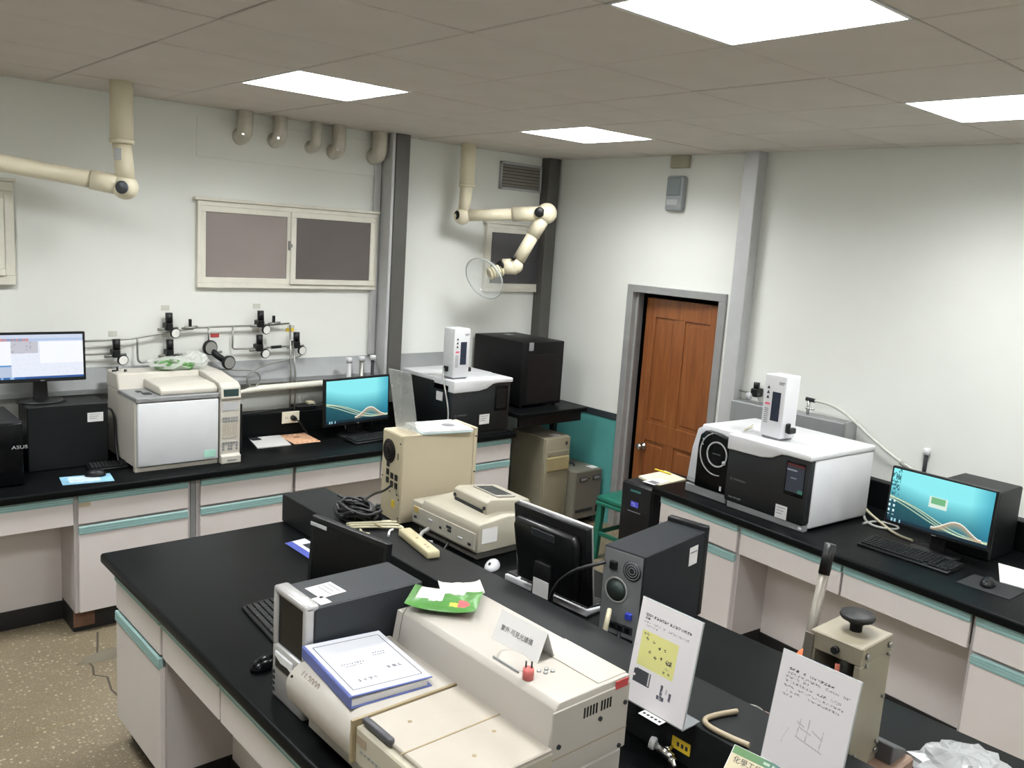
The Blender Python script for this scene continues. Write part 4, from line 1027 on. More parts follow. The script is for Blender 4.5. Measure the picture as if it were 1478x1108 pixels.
# spectrophotometer
t = T('spectrophotometer', 'large off-white spectrophotometer with long raised lid at the front of the island', 'instrument', (-3.7, -3.64, CT))
G().box(-3.93, -3.40, -3.975, -3.31, .81, .90, .006).build('base_pan', OFFW, t, True)
for x in (-3.9, -3.43):
    for yy in (-3.94, -3.35): G().cyl((x, yy, CT), (x, yy, .815), .018, n=12).build('foot', BLK, t, True)
prof = [(-3.66, .885), (-3.66, 1.0), (-3.925, 1.0)] + [(-3.925 - .065 * math.sin(a * PI / 14), .945 + .055 * math.cos(a * PI / 14)) for a in range(1, 8)] + [(-3.985, .91), (-3.97, .885)]
dm = G().prism(prof, -3.618, -3.292, 'y', .004, 2).build('source_cover', OFFW, t, True)
mtx = PM[t.name].inverted()
text('U-2000', .030, mat('letter_taupe', '8a8076', .6), dm, mtx @ Vector((-3.9672, -3.335, .9868)), (R(46), 0, R(-90)), 'lettering', wt=.0008)
G().cyl((-3.978, -3.31, .972), (-3.982, -3.31, .975), .004, n=8).build('pilot_light', BLK, dm, True)
G().box(-3.932, -3.928, -3.43, -3.36, .84, .862).build('connector', BLK, t, True)
G().box(-3.985, -3.655, -3.626, -3.618, .89, 1.0).build('seam', SEAM, t, True)
# sample compartment
G().box(-3.975, -3.66, -3.985, -3.626, .89, .985, .004).build('compartment', OFFW2, t, True)
ld = G().box(-3.955, -3.665, -3.985, -3.628, .985, .997, .003).build('compartment_lid', mat('lid_beige', 'a19a8f', .45, var=.04), t, True)
G().box(-3.965, -3.665, -3.803, -3.799, .997, .9985).build('lid_joint', SEAM, ld, True)
G().box(-3.966, -3.948, -3.755, -3.636, .992, 1.009, .005, 2).build('lid_handle', mat('handle_charcoal', '3f4044', .45), ld, True)
G().box(-3.9765, -3.974, -3.675, -3.632, .945, .968).build('name_plate', mat('plate_taupe', '8f8270', .5), t, True)
g = G()
for k in range(6): g.box(-3.9765, -3.974, -3.66 - .016 * k, -3.651 - .016 * k, .928, .934)
g.build('print', MGREY, t, True)
for x, yy in ((-3.73, -3.85), (-3.83, -3.90), (-3.87, -3.70)): G().lathe([(0, .0), (.006, 0), (.005, .0008), (0, .001)], (x, yy, .997), (0, 0, 1), 10).build('stain', SEAM, ld, True)
# long raised optics cover
sec = [(-3.672, .985), (-3.655, 1.085), (-3.642, 1.1), (-3.398, 1.1), (-3.392, 1.094), (-3.392, .90), (-3.672, .90)]
oc = G().prism(sec, -3.975, -3.345, 'y', .003, 2).build('optics_cover', OFFW, t, True)
# rounded far end
ring0 = [(x, -3.345, z) for x, z in sec]; ring1 = [(x * .985 + -3.53 * .015, -3.315, 1.085 if z > 1.05 else z) for x, z in sec]; ring2 = [(x * .97 + -3.53 * .03, -3.297, .985 if z > 1.0 else z) for x, z in sec]
g = G(); n_ = len(sec); g.add(ring0 + ring1 + ring2, [(i + n_ * k, (i + 1) % n_ + n_ * k, (i + 1) % n_ + n_ * (k + 1), i + n_ * (k + 1)) for k in range(2) for i in range(n_)] + [tuple(range(2 * n_, 3 * n_))], 0, False)
g.build('end_cap', OFFW, t, True)
G().box(-3.50, -3.398, -3.965, -3.745, 1.1, 1.1025, .001).build('access_plate', mat('plate_cream', 'aaa599', .4), t, True)
ep = G().box(-3.665, -3.395, -3.979, -3.974, .905, 1.082, .002).build('end_plate', OFFW, t, True)
for k in range(9):
    x = -3.56 + k * .0105 + (.008 if k > 4 else 0)
    G().box(x, x + .005, -3.9802, -3.978, 1.035, 1.062).build('vent_slot', BLK, ep, True)
G().box(-3.45, -3.405, -3.9805, -3.978, 1.075, 1.096).build('red_label', RED, ep, True)
for x, z in ((-3.64, .99), (-3.41, 1.03), (-3.50, 1.015), (-3.42, .915)): G().cyl((x, -3.978, z), (x, -3.983, z), .006, n=10).build('screw', DGREY, ep, True)
G().box(-3.665, -3.395, -3.9795, -3.9785, .958, .9605).build('end_seam', SEAM, ep, True)

# things on the spectrophotometer
t = T('ring_binder', 'blue ring binder with white printed cover on the spectrophotometer', 'binder', (-3.832, -3.437, 1.0), R(-5.5))
bw, bh = .232, .305
G().box(-bw / 2, bw / 2, -bh / 2, bh / 2, 0, .003, .001).build('back_cover', BLUE, t)
G().box(-bw / 2 - .002, -bw / 2 + .004, -bh / 2, bh / 2, 0, .032, .002).build('spine', BLUE, t)
Mc = Matrix.Translation((-bw / 2, 0, .030)) @ Matrix.Rotation(R(1.5), 4, 'Y')
cv = G().box(0, bw, -bh / 2, bh / 2, 0, .003, .001, M=Mc).build('front_cover', BLUE, t)
G().box(.005, bw - .002, -bh / 2 + .004, bh / 2 - .003, .003, .0036, M=Mc).build('cover_sheet', mat('cover_sheet_gloss', 'bcbec4', .22, var=.01), cv)
G().box(-bw / 2 + .006, bw / 2 - .012, -bh / 2 + .006, bh / 2 - .006, .003, .02).build('pages', PAPER, t)
g = G(); a, b_ = .018, .026
g.box(a, bw - a, -bh / 2 + b_, -bh / 2 + b_ + .002, .0036, .0039, M=Mc); g.box(a, bw - a, bh / 2 - b_, bh / 2 - b_ + .002, .0036, .0039, M=Mc); g.box(a, a + .002, -bh / 2 + b_, bh / 2 - b_, .0036, .0039, M=Mc); g.box(bw - a, bw - a + .002, -bh / 2 + b_, bh / 2 - b_, .0036, .0039, M=Mc)
def marks(x, yy, n, cw, ch, seed=0):
    for k in range(n):
        for s_ in range(3):
            g.box(x + k * cw * 1.25 + (hsh(k, s_, seed) * .5) * cw, x + k * cw * 1.25 + cw * (.5 + .5 * hsh(k, s_, seed + 1)), yy + ch * s_ / 3, yy + ch * (s_ + .55) / 3, .0036, .0039, M=Mc)
marks(.045, .0, 9, .006, .007, 1); marks(.05, -.012, 8, .005, .006, 2); marks(.150, .03, 5, .006, .006, 3); marks(.145, .018, 6, .005, .006, 4); marks(.050, -.095, 4, .012, .013, 5); marks(.150, -.06, 3, .012, .013, 6)
g.build('cover_print', INK, cv)
t = T('snack_bag', 'green and white snack bag lying on the far end of the spectrophotometer', 'bag', (-3.55, -3.40, 1.1), R(-48))
def pillow(w_, h_, th_, fn, n=16, m=12):
    g = G(); 
    for sgn in (1, -1):
        vs = []; 
        for j in range(m + 1):
            for i in range(n + 1):
                u, v = i / n, j / m
                b_ = (math.sin(PI * u) ** .6) * (math.sin(PI * v) ** .6)
                wob = .004 * (hsh(i, j, 4) - .5) * b_
                vs.append(((u - .5) * w_, (v - .5) * h_, max(.0015, th_ * .45 + sgn * th_ * .5 * b_ + wob + .012 * (abs(u - .5) * 2) ** 3)))
        fs = []
        o = len(g.v); g.v += [Vector(x) for x in vs]
        for j in range(m):
            for i in range(n):
                f = [j * (n + 1) + i, j * (n + 1) + i + 1, (j + 1) * (n + 1) + i + 1, (j + 1) * (n + 1) + i]
                g.f.append([o + k for k in f]); g.mi.append(fn((i + .5) / n, (j + .5) / m)); g.sm.append(True)
    return g
def bagc(u, v):
    if (u - .80) ** 2 + ((v - .22) * .7) ** 2 < .007: return 2
    if .12 < u < .50 and v > .34 - .3 * u and v < .95: return 1
    if .50 < u < .78 and .58 < v < .90: return 1
    if .60 < u < .74 and .10 < v < .22: return 3
    return 0
pillow(.205, .145, .042, bagc, 26, 18).build('packet', [GRN, mat('bag_white', 'c2c3c1', .25), mat('bag_red', 'c4555a', .3), mat('bag_gold', 'b3a446', .35)], t)
t = T('tissue', 'folded white tissue tucked behind the green snack bag', 'tissue', (-3.455, -3.355, 1.1), R(-30))
g = pillow(.13, .10, .03, lambda u, v: 0, 12, 10)
g.build('cloth', mat('tissue_white', 'bdbcb2', .8), t)
t = T('tent_card', 'folded white card with Chinese instrument name on the spectrophotometer', 'sign', (-3.527, -3.715, 1.1), R(-88))
hc = .075; bs = .032; wc = .175
G().prism([(-bs, 0), (-bs + .002, 0), (0, hc - .003), (bs - .002, 0), (bs, 0), (.0, hc)], -wc / 2, wc / 2, 'x').build('card', PAPER, t)
text('紫外-可見光譜儀', .0165, INK, t, (-.068, -bs * .52 - .0012, hc * .48), (math.atan2(hc, bs), 0, 0), 'lettering')
t = T('oval_dish', 'shallow white oval dish lying beside the tent card', 'dish', (-3.598, -3.765, 1.1))
g = G().lathe([(0, .007), (.045, .006), (.058, .003), (.060, .0), (.052, .0), (0, .001)], (0, 0, .003), (-.12, 0, 1), 32)
for v in g.v: v.x *= .5; v.z = max(v.z, .0005)
g.build('shell', OFFW, t)
G().box(-.033, -.029, -.05, .05, .0, .006, .001).build('dark_edge', MGREY, t)
t = T('rubber_stopper', 'pink rubber stopper with two dark pins on the spectrophotometer', 'stopper', (-3.628, -3.848, 1.1))
G().lathe([(0, .03), (.013, .029), (.0145, .02), (.014, .001), (0, 0)], (0, 0, 0), (0, 0, 1), 20).build('stopper', REDM, t)
for dx in (-.005, .005): G().cyl((dx, -dx, .028), (dx, -dx, .046), .0022, n=8).build('pin', DGREY, t)
for k, (dx, dy) in enumerate(((0, 0), (.014, .012), (-.008, .016), (.02, -.004))):
    g = G().lathe([(0, .006), (.005, .005), (.006, .0), (0, 0)], (0, 0, 0), (0, 0, 1), 10)
    o = g.build('metal_clip', ALU); o.location = (-3.572 + dx, -3.852 + dy, 1.1); tag(o, 'tiny grey metal clip lying beside the pink rubber stopper', 'clip', 'tiny clips on the spectrophotometer')

# ================================================================== ISLAND, riser and right side
t = T('cable_heap', 'heap of black cables and adapters on the far end of the riser', 'cables', (-3.10, -2.18, .93))
for k in range(9):
    a0 = hsh(k, 1) * 6.28; pts = []
    for j in range(9):
        a = a0 + j * .85; rr = .055 + .05 * hsh(k, j, 2)
        pts.append((rr * math.cos(a) * .9, rr * 1.4 * math.sin(a), .012 + .07 * hsh(k, j, 5)))
    G().tube(pts, .0065, 8, smooth=2).build('cable', CABLEB, t)
G().box(-.05, .03, -.07, .05, 0, .045, .006).build('adapter', BLK, t); G().box(-.02, .07, .02, .12, .0, .035, .006).build('adapter', BLKM, t); G().box(-.0, .05, -.13, -.05, .0, .06, .006).build('adapter', BLKG, t)
tag(G().tube([(-3.05, -2.15, 1.0), (-2.95, -2.08, 1.0), (-2.86, -2.02, .98), (-2.775, -1.96, .985)], .006, 8, smooth=2).build('cable', CABLEB), 'black power cable from the heap into the tall beige box', 'cable')
t = T('cable_coil', 'bundled cream power cord lying on the riser beside the power strip', 'cable', (-3.10, -2.33, .93))
for k in range(5):
    dz = .007 + .007 * (k % 3); dx = .008 * (k - 2)
    G().tube([(-.085, .075 + dx, dz), (-.03, .035 + dx, dz + .006), (.06, -.02 + dx * 2, dz + .01), (.09, -.02 + dx * 2.4, dz + .004)], .0052, 8, smooth=2).build('loop', CABLEW, t)
G().tube([(.09, -.02, .012), (.10, -.06, .012), (.065, -.10, .012), (.055, -.13, .02)], .0052, 8, smooth=2).build('lead', CABLEW, t)
G().tube([(-.06, .02, .006), (-.075, -.02, .006), (-.055, -.045, .006)], .0052, 8, smooth=2).build('lead', CABLEW, t)
G().tube([(.0, -.10, .006), (.03, -.06, .008), (.055, -.05, .008)], .005, 8, smooth=1).build('lead', WHITE, t)
G().tube([(-.012, .05, .012), (-.004, .03, .028), (.008, -.03, .02)], .004, 6).build('tie', SEAM, t)
t = T('power_strip', 'cream power strip lying along the island riser', 'power strip', (-3.06, -2.585, .93), R(-101))
G().box(-.145, .145, -.027, .027, 0, .032, .007, 2).build('case', mat('strip_cream', 'b3aa8a', .45), t)
g = G()
for x in (-.02, .06, .085): g.box(x, x + .012, -.006, .004, .032, .0325)
g.build('socket_slots', SEAM, t)
# tall beige box
t = T('beige_power_unit', 'tall beige cabinet with fan and sockets on the far end of the island', 'power supply', (-2.765, -2.02, CT), R(-5))
bx = .415; by = .19; bz = .43
G().box(0, bx - .02, 0, by, .006, bz, .003).build('case', BEIGE, t)
G().box(bx - .022, bx, -.004, by + .004, 0, bz + .012, .003).build('front_flange', BEIGE, t)
rp = G().box(-.004, .0, .004, by - .004, .006, bz - .006, .001).build('rear_plate', mat('plate_beige', 'b5ab8f', .5), t)
g = G().lathe([(0, .0), (.056, 0), (.058, .004), (.0, .006)], (-.004, by * .62, bz - .095), (-1, 0, 0), 28); g.build('fan_grille', mat('fan_dark', '161412', .7, ior=1.2), rp)
g = G()
for rr in (.02, .035, .05): 
    g.lathe([(rr, .0065), (rr + .002, .0075), (rr + .004, .0065)], (-.004, by * .62, bz - .095), (-1, 0, 0), 24)
g.build('fan_rings', mat('fan_rings', '2a2623', .6), rp)
for r_, c_ in ((0, 0), (0, 1), (1, 0), (1, 1), (0, 2), (1, 2), (2, 2)):
    yy = .03 + c_ * .042; zz = .165 + r_ * .04 + (.01 if c_ == 2 else 0)
    G().box(-.0075, -.003, yy, yy + .026, zz, zz + .03, .002).build('socket', BLK, rp)
G().box(-.006, -.003, .05, .08, .07, .105, .001).build('yellow_sticker', YEL, rp)
G().box(-.006, -.003, .03, .036, .31, .34).build('slot', BLK, rp)
for yy, zz in ((.012, .39), (.012, .03), (.178, .03), (.178, .20), (.03, .14), (.10, .14), (.012, .12)): G().cyl((-.003, yy, zz), (-.007, yy, zz), .004, n=8).build('screw', DGREY, rp)
for x, zz in ((bx - .01, .40), (bx - .01, .22)): G().cyl((x, -.004, zz), (x, -.007, zz), .004, n=8).build('screw', DGREY, t)
M_ = PM[t.name]
q = M_ @ Vector((.24, .09, bz)); t = T('paper_stack', 'white papers and thin booklet on top of the tall beige cabinet', 'paper', (q.x, q.y, q.z), R(-12))
G().box(-.13, .135, -.115, .10, 0, .008, .001).build('booklet', mat('booklet_pale', 'bccfd2', .6), t)
G().box(-.125, .14, -.112, .105, .008, .014, .001).build('sheet', PAPER, t); G().box(-.10, .13, -.10, .095, .014, .017, M=Matrix.Rotation(R(6), 4, 'Z')).build('sheet', PAPER, t)
G().lathe([(0, .001), (.032, .0008), (.034, 0)], (.05, -.01, .017), (0, 0, 1), 20).build('round_print', INKG, t)
q = M_ @ Vector((.075, .10, bz)); t = T('acrylic_stand', 'clear acrylic sign stand leaning on top of the tall beige cabinet', 'sign stand', (q.x, q.y, q.z), R(8))
Ms = Matrix.Rotation(R(-12), 4, 'Y')
G().box(-.003, .003, -.075, .075, 0, .30, M=Ms).build('panel', CLEAR, t); G().box(.0, .07, -.075, .075, 0, .004).build('foot', CLEAR, t); G().box(-.004, -.003, -.07, .07, .01, .29, M=Ms).build('insert', mat('insert_translucent', 'c9cbc9', .5, alpha=.35), t)
# desktop analyser
t = T('desktop_analyser', 'squat beige analyser with a raised display head on the island', 'instrument', (-2.57, -2.36, CT))
AN = BEIGE2
G().box(-2.74, -2.40, -2.57, -2.14, .803, .85, .004).build('plinth', mat('analyser_plinth', '5c5b55', .6), t, True)
G().prism([(-2.765, .845), (-2.765, .945), (-2.755, .97), (-2.60, .985), (-2.44, .965), (-2.375, .93), (-2.375, .845)], -2.60, -2.19, 'y', .006, 2).build('housing', AN, t, True)
G().box(-2.765, -2.45, -2.192, -2.115, .845, .955, .006, 2).build('side_wing', AN, t, True)
bp_ = G().box(-2.768, -2.764, -2.585, -2.13, .855, .93, .002).build('rear_panel', mat('rear_panel_grey', 'b5b2a4', .5), t, True)
for yy, zz, w_ in ((-2.56, .868, .022), (-2.50, .875, .03), (-2.42, .885, .025), (-2.42, .90, .035), (-2.35, .88, .016), (-2.28, .89, .03), (-2.16, .875, .02)): G().box(-2.772, -2.767, yy, yy + w_, zz, zz + .012, .002).build('port', DGREY if w_ != .03 else LGREY, bp_, True)
G().box(-2.7715, -2.767, -2.175, -2.14, .905, .93).build('rating_plate', mat('plate_gold', 'b39a5c', .4), bp_, True)
Mh = Matrix.Translation((-2.53, -2.40, .0)) @ Matrix.Rotation(R(-4), 4, 'Z')
hd = G().prism([(-.125, .965), (-.125, 1.03), (-.10, 1.042), (.11, 1.02), (.125, .99), (.125, .965)], -.135, .125, 'y', .006, 2, M=Mh).build('display_head', AN, t, True)
G().prism([(-.127, .967), (-.127, .995), (-.120, .995), (-.120, .967)], -.11, .11, 'y', M=Mh).build('dark_slot', DGREY, hd, True)  # dark grey strip low on the rear side of the head
Mt = Mh @ Matrix.Translation((0, 0, 1.0345)) @ Matrix.Rotation(R(6), 4, 'Y')
G().box(-.045, .06, -.10, .09, -.002, .0035, .002, M=Mt).build('display_frame', mat('bezel_beige_grey', '9b988d', .5), hd, True)
g = G()
for k in range(7): g.box(-.038 + k * .0135, -.030 + k * .0135, -.08, .07, .0035, .005, M=Mt)
g.build('key_rows', DGREY, hd, True)
for yy in (-.12, .11):
    P_ = Mh @ Vector((-.125, yy, 1.005)); G().cyl(P_, P_ + Vector((-.006, 0, 0)), .008, n=12).build('screw', DGREY, hd, True)
st = G().box(.0, .085, -.0012, 0, .0, .065, M=Matrix.Translation((-2.745, -2.6015, .885))).build('sticker', PAPER, t, True)
for k, pts in enumerate(([(-2.79, -2.30, .81), (-2.84, -2.40, .806), (-2.86, -2.55, .806), (-2.84, -2.70, .806), (-2.83, -2.9, .806)], [(-2.78, -2.42, .84), (-2.83, -2.44, .81), (-2.88, -2.5, .806), (-2.9, -2.7, .806), (-2.9, -3.0, .806)], [(-2.79, -2.22, .81), (-2.86, -2.30, .806), (-2.91, -2.45, .806), (-2.93, -2.7, .806)])):
    tag(G().tube(pts, .006, 8, smooth=2).build('cable', CABLEB), ('black cable at the rear left of the analyser', 'black cable leaving the middle of the analyser rear', 'black cable lying closest to the riser by the analyser')[k], 'cable')
tag(G().tube([(-2.78, -2.27, .86), (-2.83, -2.28, .85), (-2.85, -2.31, .825), (-2.80, -2.33, .82)], .009, 8, smooth=1).build('cable_plug', CABLEG), 'small grey plug behind the analyser', 'plug')
mouse('small white mouse beside the analyser', (-2.735, -2.668, CT), R(-60), WHITE)
keyboard('white-edged keyboard with black keys under the back-turned monitor', (-2.685, -3.005, CT), R(93), .44, .15, body=WHITE, keym=BLK)
# monitor seen from behind
t = T('monitor', 'black monitor with silver top edge turned away from the viewer', 'monitor', (-2.80, -3.07, CT), R(92))
Mm = Matrix.Translation((0, -.03, .055)) @ Matrix.Rotation(R(-8), 4, 'X') @ Matrix.Translation((0, 0, 0))
pn = G().box(-.19, .19, -.02, .012, 0, .31, .006, 2, M=Mm).build('panel', BLK, t)
G().box(-.191, .191, -.024, -.012, .0, .313, .003, M=Mm).build('silver_rim', SILVER, pn)
G().box(-.172, .172, -.0245, -.022, .018, .295, M=Mm).build('screen', BLKG, pn)
G().prism([(-.15, .02), (.15, .02), (.165, .24), (.15, .275), (-.15, .275), (-.165, .24)], .01, .045, 'y', .012, 2, M=Mm).build('back_shell', mat('shell_black', '101113', .3), pn)
G().box(-.06, .06, .043, .048, .225, .258, .004, M=Mm).build('grip_recess', DGREY, pn)
g = G().prism([(-.05, 0), (.05, 0), (.04, .18), (-.04, .18)], .015, .045, 'y', .006, 2); g.build('neck', BLK, t)
g = G().lathe([(0, .016), (.10, .014), (.12, .006), (.12, 0), (0, 0)], (0, 0.0, 0), (0, 0, 1), 30)
for v in g.v: v.y = v.y * .45 + .045
g.build('base', BLK, t)
G().box(-.045, .035, .046, .0475, .05, .115).build('sticker', PAPER, t)
# tower seen from behind
t = T('computer_tower', 'dark grey computer tower with its rear ports facing the viewer', 'computer', (-2.582, -3.40, CT), R(98))
cw_, cdp, chh = .165, .45, .335
G().box(-cw_ / 2, cw_ / 2, -cdp / 2 + .03, cdp / 2, 0, chh, .003).build('case', mat('tower_charcoal', '202326', .55, ior=1.25), t)
G().box(-cw_ / 2 - .002, cw_ / 2 + .002, -cdp / 2, -cdp / 2 + .032, 0, chh + .018, .006, 2).build('front_panel', BLK, t)
rp = G().box(-cw_ / 2 + .005, cw_ / 2 - .005, cdp / 2 - .001, cdp / 2 + .003, .005, chh - .006).build('rear_plate', mat('rear_steel', '85888a', .4, metal=.4), t)
yb = cdp / 2 + .003
g = G().lathe([(0, .001), (.034, .001), (.036, .004), (0, .005)], (-.04, yb, chh - .06), (0, 1, 0), 6 * 4); g.build('psu_fan', DGREY, rp)
g = G()
for rr in (.010, .019, .028): g.lathe([(rr, .0055), (rr + .0015, .0065), (rr + .003, .0055)], (-.04, yb, chh - .06), (0, 1, 0), 24)
g.build('psu_fan_rings', MGREY, rp)
g = G().lathe([(0, .001), (.040, .001), (.042, .003), (0, .0035)], (.018, yb, chh - .145), (0, 1, 0), 30); g.build('case_fan', mat('fan_opening', '2f3a38', .5), rp)
g = G().lathe([(.040, .0035), (.044, .005), (.047, .003)], (.018, yb, chh - .145), (0, 1, 0), 30); g.build('case_fan_ring', SILVER, rp)
G().box(.02, .05, yb - .001, yb + .012, chh - .075, chh - .045, .003).build('power_socket', BLK, rp)
G().box(-.055, -.03, yb - .001, yb + .012, .10, .125, .003).build('blue_port', mat('port_blue', '2b3aa0', .4), rp)
G().box(-.06, .055, yb - .001, yb + .002, .045, .075, .002).build('port_panel', DGREY, rp)
for k in range(3): G().box(-.05 + k * .03, -.03 + k * .03, yb, yb + .004, .05, .07, .001).build('port', BLK, rp)
G().box(-.065, .06, yb - .001, yb + .001, .012, .03).build('slot_cover', BLK, rp)
s_ = G().box(-cw_ / 2 - .0012, -cw_ / 2, -.145, -.085, .225, .295).build('sticker', PAPER, t)
G().box(-cw_ / 2 - .0016, -cw_ / 2 - .001, -.14, -.09, .272, .277).build('print', INKG, s_)
tag(G().tube([(-2.845, -3.42, .925), (-2.885, -3.45, .92), (-2.895, -3.45, .87), (-2.90, -3.44, .81)], .009, 8, smooth=2).build('cable', CABLEW), 'thick cream cable bundle at the rear of the charcoal tower', 'cable')
tag(G().tube([(-2.83, -3.37, 1.08), (-2.88, -3.34, 1.065), (-2.90, -3.28, 1.03), (-2.90, -3.2, .95), (-2.88, -3.15, .82)], .007, 8, smooth=2).build('cable', CABLEB), 'black power cable from the charcoal tower towards the monitor', 'cable')
tag(G().tube([(-2.84, -3.47, .86), (-2.87, -3.49, .85), (-2.88, -3.50, .82), (-2.89, -3.52, .806)], .005, 8, smooth=2).build('cable', CABLEB), 'short black cable low on the charcoal tower rear', 'cable')

# sign stands on the riser
def sign_stand(label, loc, rz, fn, wd=.205, ht=.292, tilt=-9):
    t = T('sign_stand', label, 'sign', loc, rz)
    Ms = Matrix.Rotation(R(tilt), 4, 'X')
    G().box(-wd / 2, wd / 2, 0, .004, 0, ht, .0008, M=Ms).build('acrylic_panel', mat('acrylic_edge', 'a9adb0', .15, alpha=.85), t)
    G().box(-wd / 2, wd / 2, 0, .075, 0, .004, .0008).build('foot', mat('acrylic_foot', '9fa3a5', .15, alpha=.6), t)
    G().box(-wd / 2 + .002, wd / 2 - .002, -.0012, 0, .004, ht - .002, M=Ms).build('poster', PAPER, t)
    pic('poster_print', wd - .006, ht - .01, 124, 176, fn, PRT, t, Ms @ Vector((0, -.0016, ht / 2)), (R(tilt), 0, 0))
    return t
def glyph(u, v, u0, v0, n, cw, ch, seed=0, dens=.55):
    "illegible character marks: True on a stroke"
    if not (v0 <= v < v0 + ch and u0 <= u < u0 + n * cw): return False
    k = int((u - u0) / cw); fu = ((u - u0) / cw) % 1
    if fu > .82 or hsh(k, seed, 7) < .07: return False
    return hsh(k * 1.3, int(fu * 5), int((v - v0) / ch * 5), seed) < dens
def sign1(u, v):
    c = (.885, .87, .885)
    if glyph(u, v, .10, .855, 17, .046, .024, 1): return (.2, .2, .23)
    if glyph(u, v, .10, .822, 2, .046, .024, 2): return (.2, .2, .23)
    if glyph(u, v, .10, .785, 19, .04, .02, 3, .35) and not .2 < u < .24: return (.55, .55, .6)
    if glyph(u, v, .10, .755, 6, .04, .02, 4, .4): return (.5, .5, .55)
    if .10 < u < .72 and .37 < v < .715:
        c = (.86, .85, .56)
        if glyph(u, v, .13, .675, 2, .05, .025, 5, .4): return (.45, .45, .35)
        for (a, b_) in ((.20, .645), (.32, .64), (.42, .605), (.52, .61), (.28, .53), (.38, .50), (.48, .52)):
            d = math.hypot(u - a, (v - b_) * 1.4)
            if d < .022 and hsh(int(u * 90), int(v * 120)) < .6: return (.25, .25, .22)
        if .56 < u < .66 and .49 < v < .535 and hsh(int(u * 70), int(v * 100)) < .6: return (.3, .3, .28)
        if glyph(u, v, .54, .44, 3, .04, .02, 8, .3): return (.5, .5, .4)
        if glyph(u, v, .54, .40, 3, .04, .02, 9, .5): return (.35, .35, .3)
        return c
    if .08 < u < .37 and .20 < v < .335:
        if .33 < u < .355 and v > .21: return (.75, .75, .77)
        if u < .11 and hsh(int(v * 40), 1) < .5: return c
        return (.24, .25, .27)
    if (.56 < u < .60 and .18 < v < .29) or (.52 < u < .64 and .14 < v < .18) or (.70 < u < .745 and .17 < v < .25): return (.3, .3, .34) if hsh(int(u * 80), int(v * 60)) < .8 else (.6, .6, .64)
    if abs(u - .655) < .012 and .22 < v < .27: return (.7, .7, .72)
    return c
def sign2(u, v):
    c = (.86, .845, .86)
    if glyph(u, v, .12, .865, 13, .046, .024, 21, .55): return (.25, .25, .28)
    for k, (v0, n) in enumerate(((.825, 18), (.790, 7), (.748, 17), (.708, 17), (.668, 17), (.628, 3))):
        if glyph(u, v, .10, v0, n, .046, .022, 22 + k, .42): return (.42, .42, .46)
    if .3 < u < .8 and .28 < v < .52:
        for (a, b_, e, f_) in ((.38, .33, .40, .50), (.50, .33, .51, .52), (.68, .30, .70, .47), (.38, .33, .72, .29), (.40, .42, .55, .40), (.36, .46, .45, .44), (.56, .44, .70, .40)):
            L2_ = math.hypot(e - a, f_ - b_); tt = max(0, min(1, ((u - a) * (e - a) + (v - b_) * (f_ - b_)) / L2_ ** 2))
            if math.hypot(u - a - tt * (e - a), v - b_ - tt * (f_ - b_)) < .006: return (.70, .70, .72)
    if abs(u - .24 - .03 * math.sin(v * 20)) < .005 and .22 < v < .38: return (.76, .76, .79)
    for k in range(3):
        a, b_, e, f_ = .66 + .02 * k, .115 - .038 * k, .80 + .02 * k, .165 - .035 * k
        L2_ = math.hypot(e - a, f_ - b_); tt = max(0, min(1, ((u - a) * (e - a) + (v - b_) * (f_ - b_)) / L2_ ** 2))
        if math.hypot(u - a - tt * (e - a), v - b_ - tt * (f_ - b_)) < .004 + .006 * tt: return (.32, .32, .36)
    return c
sign_stand('acrylic sign stand with a yellow note block on its poster', (-3.165 - .09, -3.95, .93), R(-90), sign1)
sign_stand('acrylic sign stand with pale line drawing, in front of the press', (-3.192, -4.345, .93), R(-90), sign2, ht=.285, tilt=-10)
t = T('name_tag', 'small white tag sticking out below the yellow-note sign stand', 'tag', (-3.262, -3.962, .9312), R(-90))
G().box(-.036, .036, -.022, .012, -.0005, .0005).build('card', PAPER, t)
g = G()
for k in range(5): g.box(-.03 + k * .013, -.022 + k * .013, -.012, -.004, .0005, .0008)
g.build('print', INK, t)
t = T('leaflet_card', 'card with green-to-blue band leaning on the riser at the bottom edge', 'card', (-3.335, -4.29, CT), R(-84))
Ml = Matrix.Rotation(R(-46), 4, 'X')
def leaf(u, v):
    if v > .90:
        c = mixc((.30, .45, .27), (.25, .40, .55), (u - .3) * 1.8)
        return c if not (.38 < u < .62 and .93 < v < .965 and hsh(int(u * 50), 2) < .5) else (.6, .68, .6)
    return (.72, .68, .57)
G().box(-.10, .10, 0, .002, .002, .20, M=Ml).build('card', PAPER, t)
pic('card_print', .196, .196, 60, 60, leaf, PRT, t, Ml @ Vector((0, -.0006, .101)), (R(-46), 0, 0))
text('化學工程學系', .019, INK, t, Ml @ Vector((-.088, -.0012, .166)), (PI / 2 - R(46), 0, 0), 'lettering')
tag(G().tube([(-3.06, -4.085, .9385), (-3.12, -4.062, .9385), (-3.175, -4.055, .9385), (-3.19, -4.09, .9385), (-3.185, -4.15, .9385), (-3.175, -4.20, .9385)], .0075, 10, smooth=2).build('hose', mat('hose_tan', '93866f', .45)), 'tan rubber hose curling on the riser between the sign stands', 'hose')
tag(G().tube([(-2.93, -3.80, .806), (-2.90, -3.86, .812), (-2.91, -3.94, .806)], .005, 8, smooth=1).build('cable', CABLEW), 'short white cable behind the yellow-note sign stand', 'cable')
t = T('metal_ring', 'thin grey metal ring lying between the sign stands', 'ring', (-2.81, -3.985, CT))
pts = [(.026 * math.cos(2 * PI * k / 28), .034 * math.sin(2 * PI * k / 28), .008 + .004 * math.cos(2 * PI * k / 28)) for k in range(29)]
G().tube(pts, .003, 8).build('ring', BRASS, t)
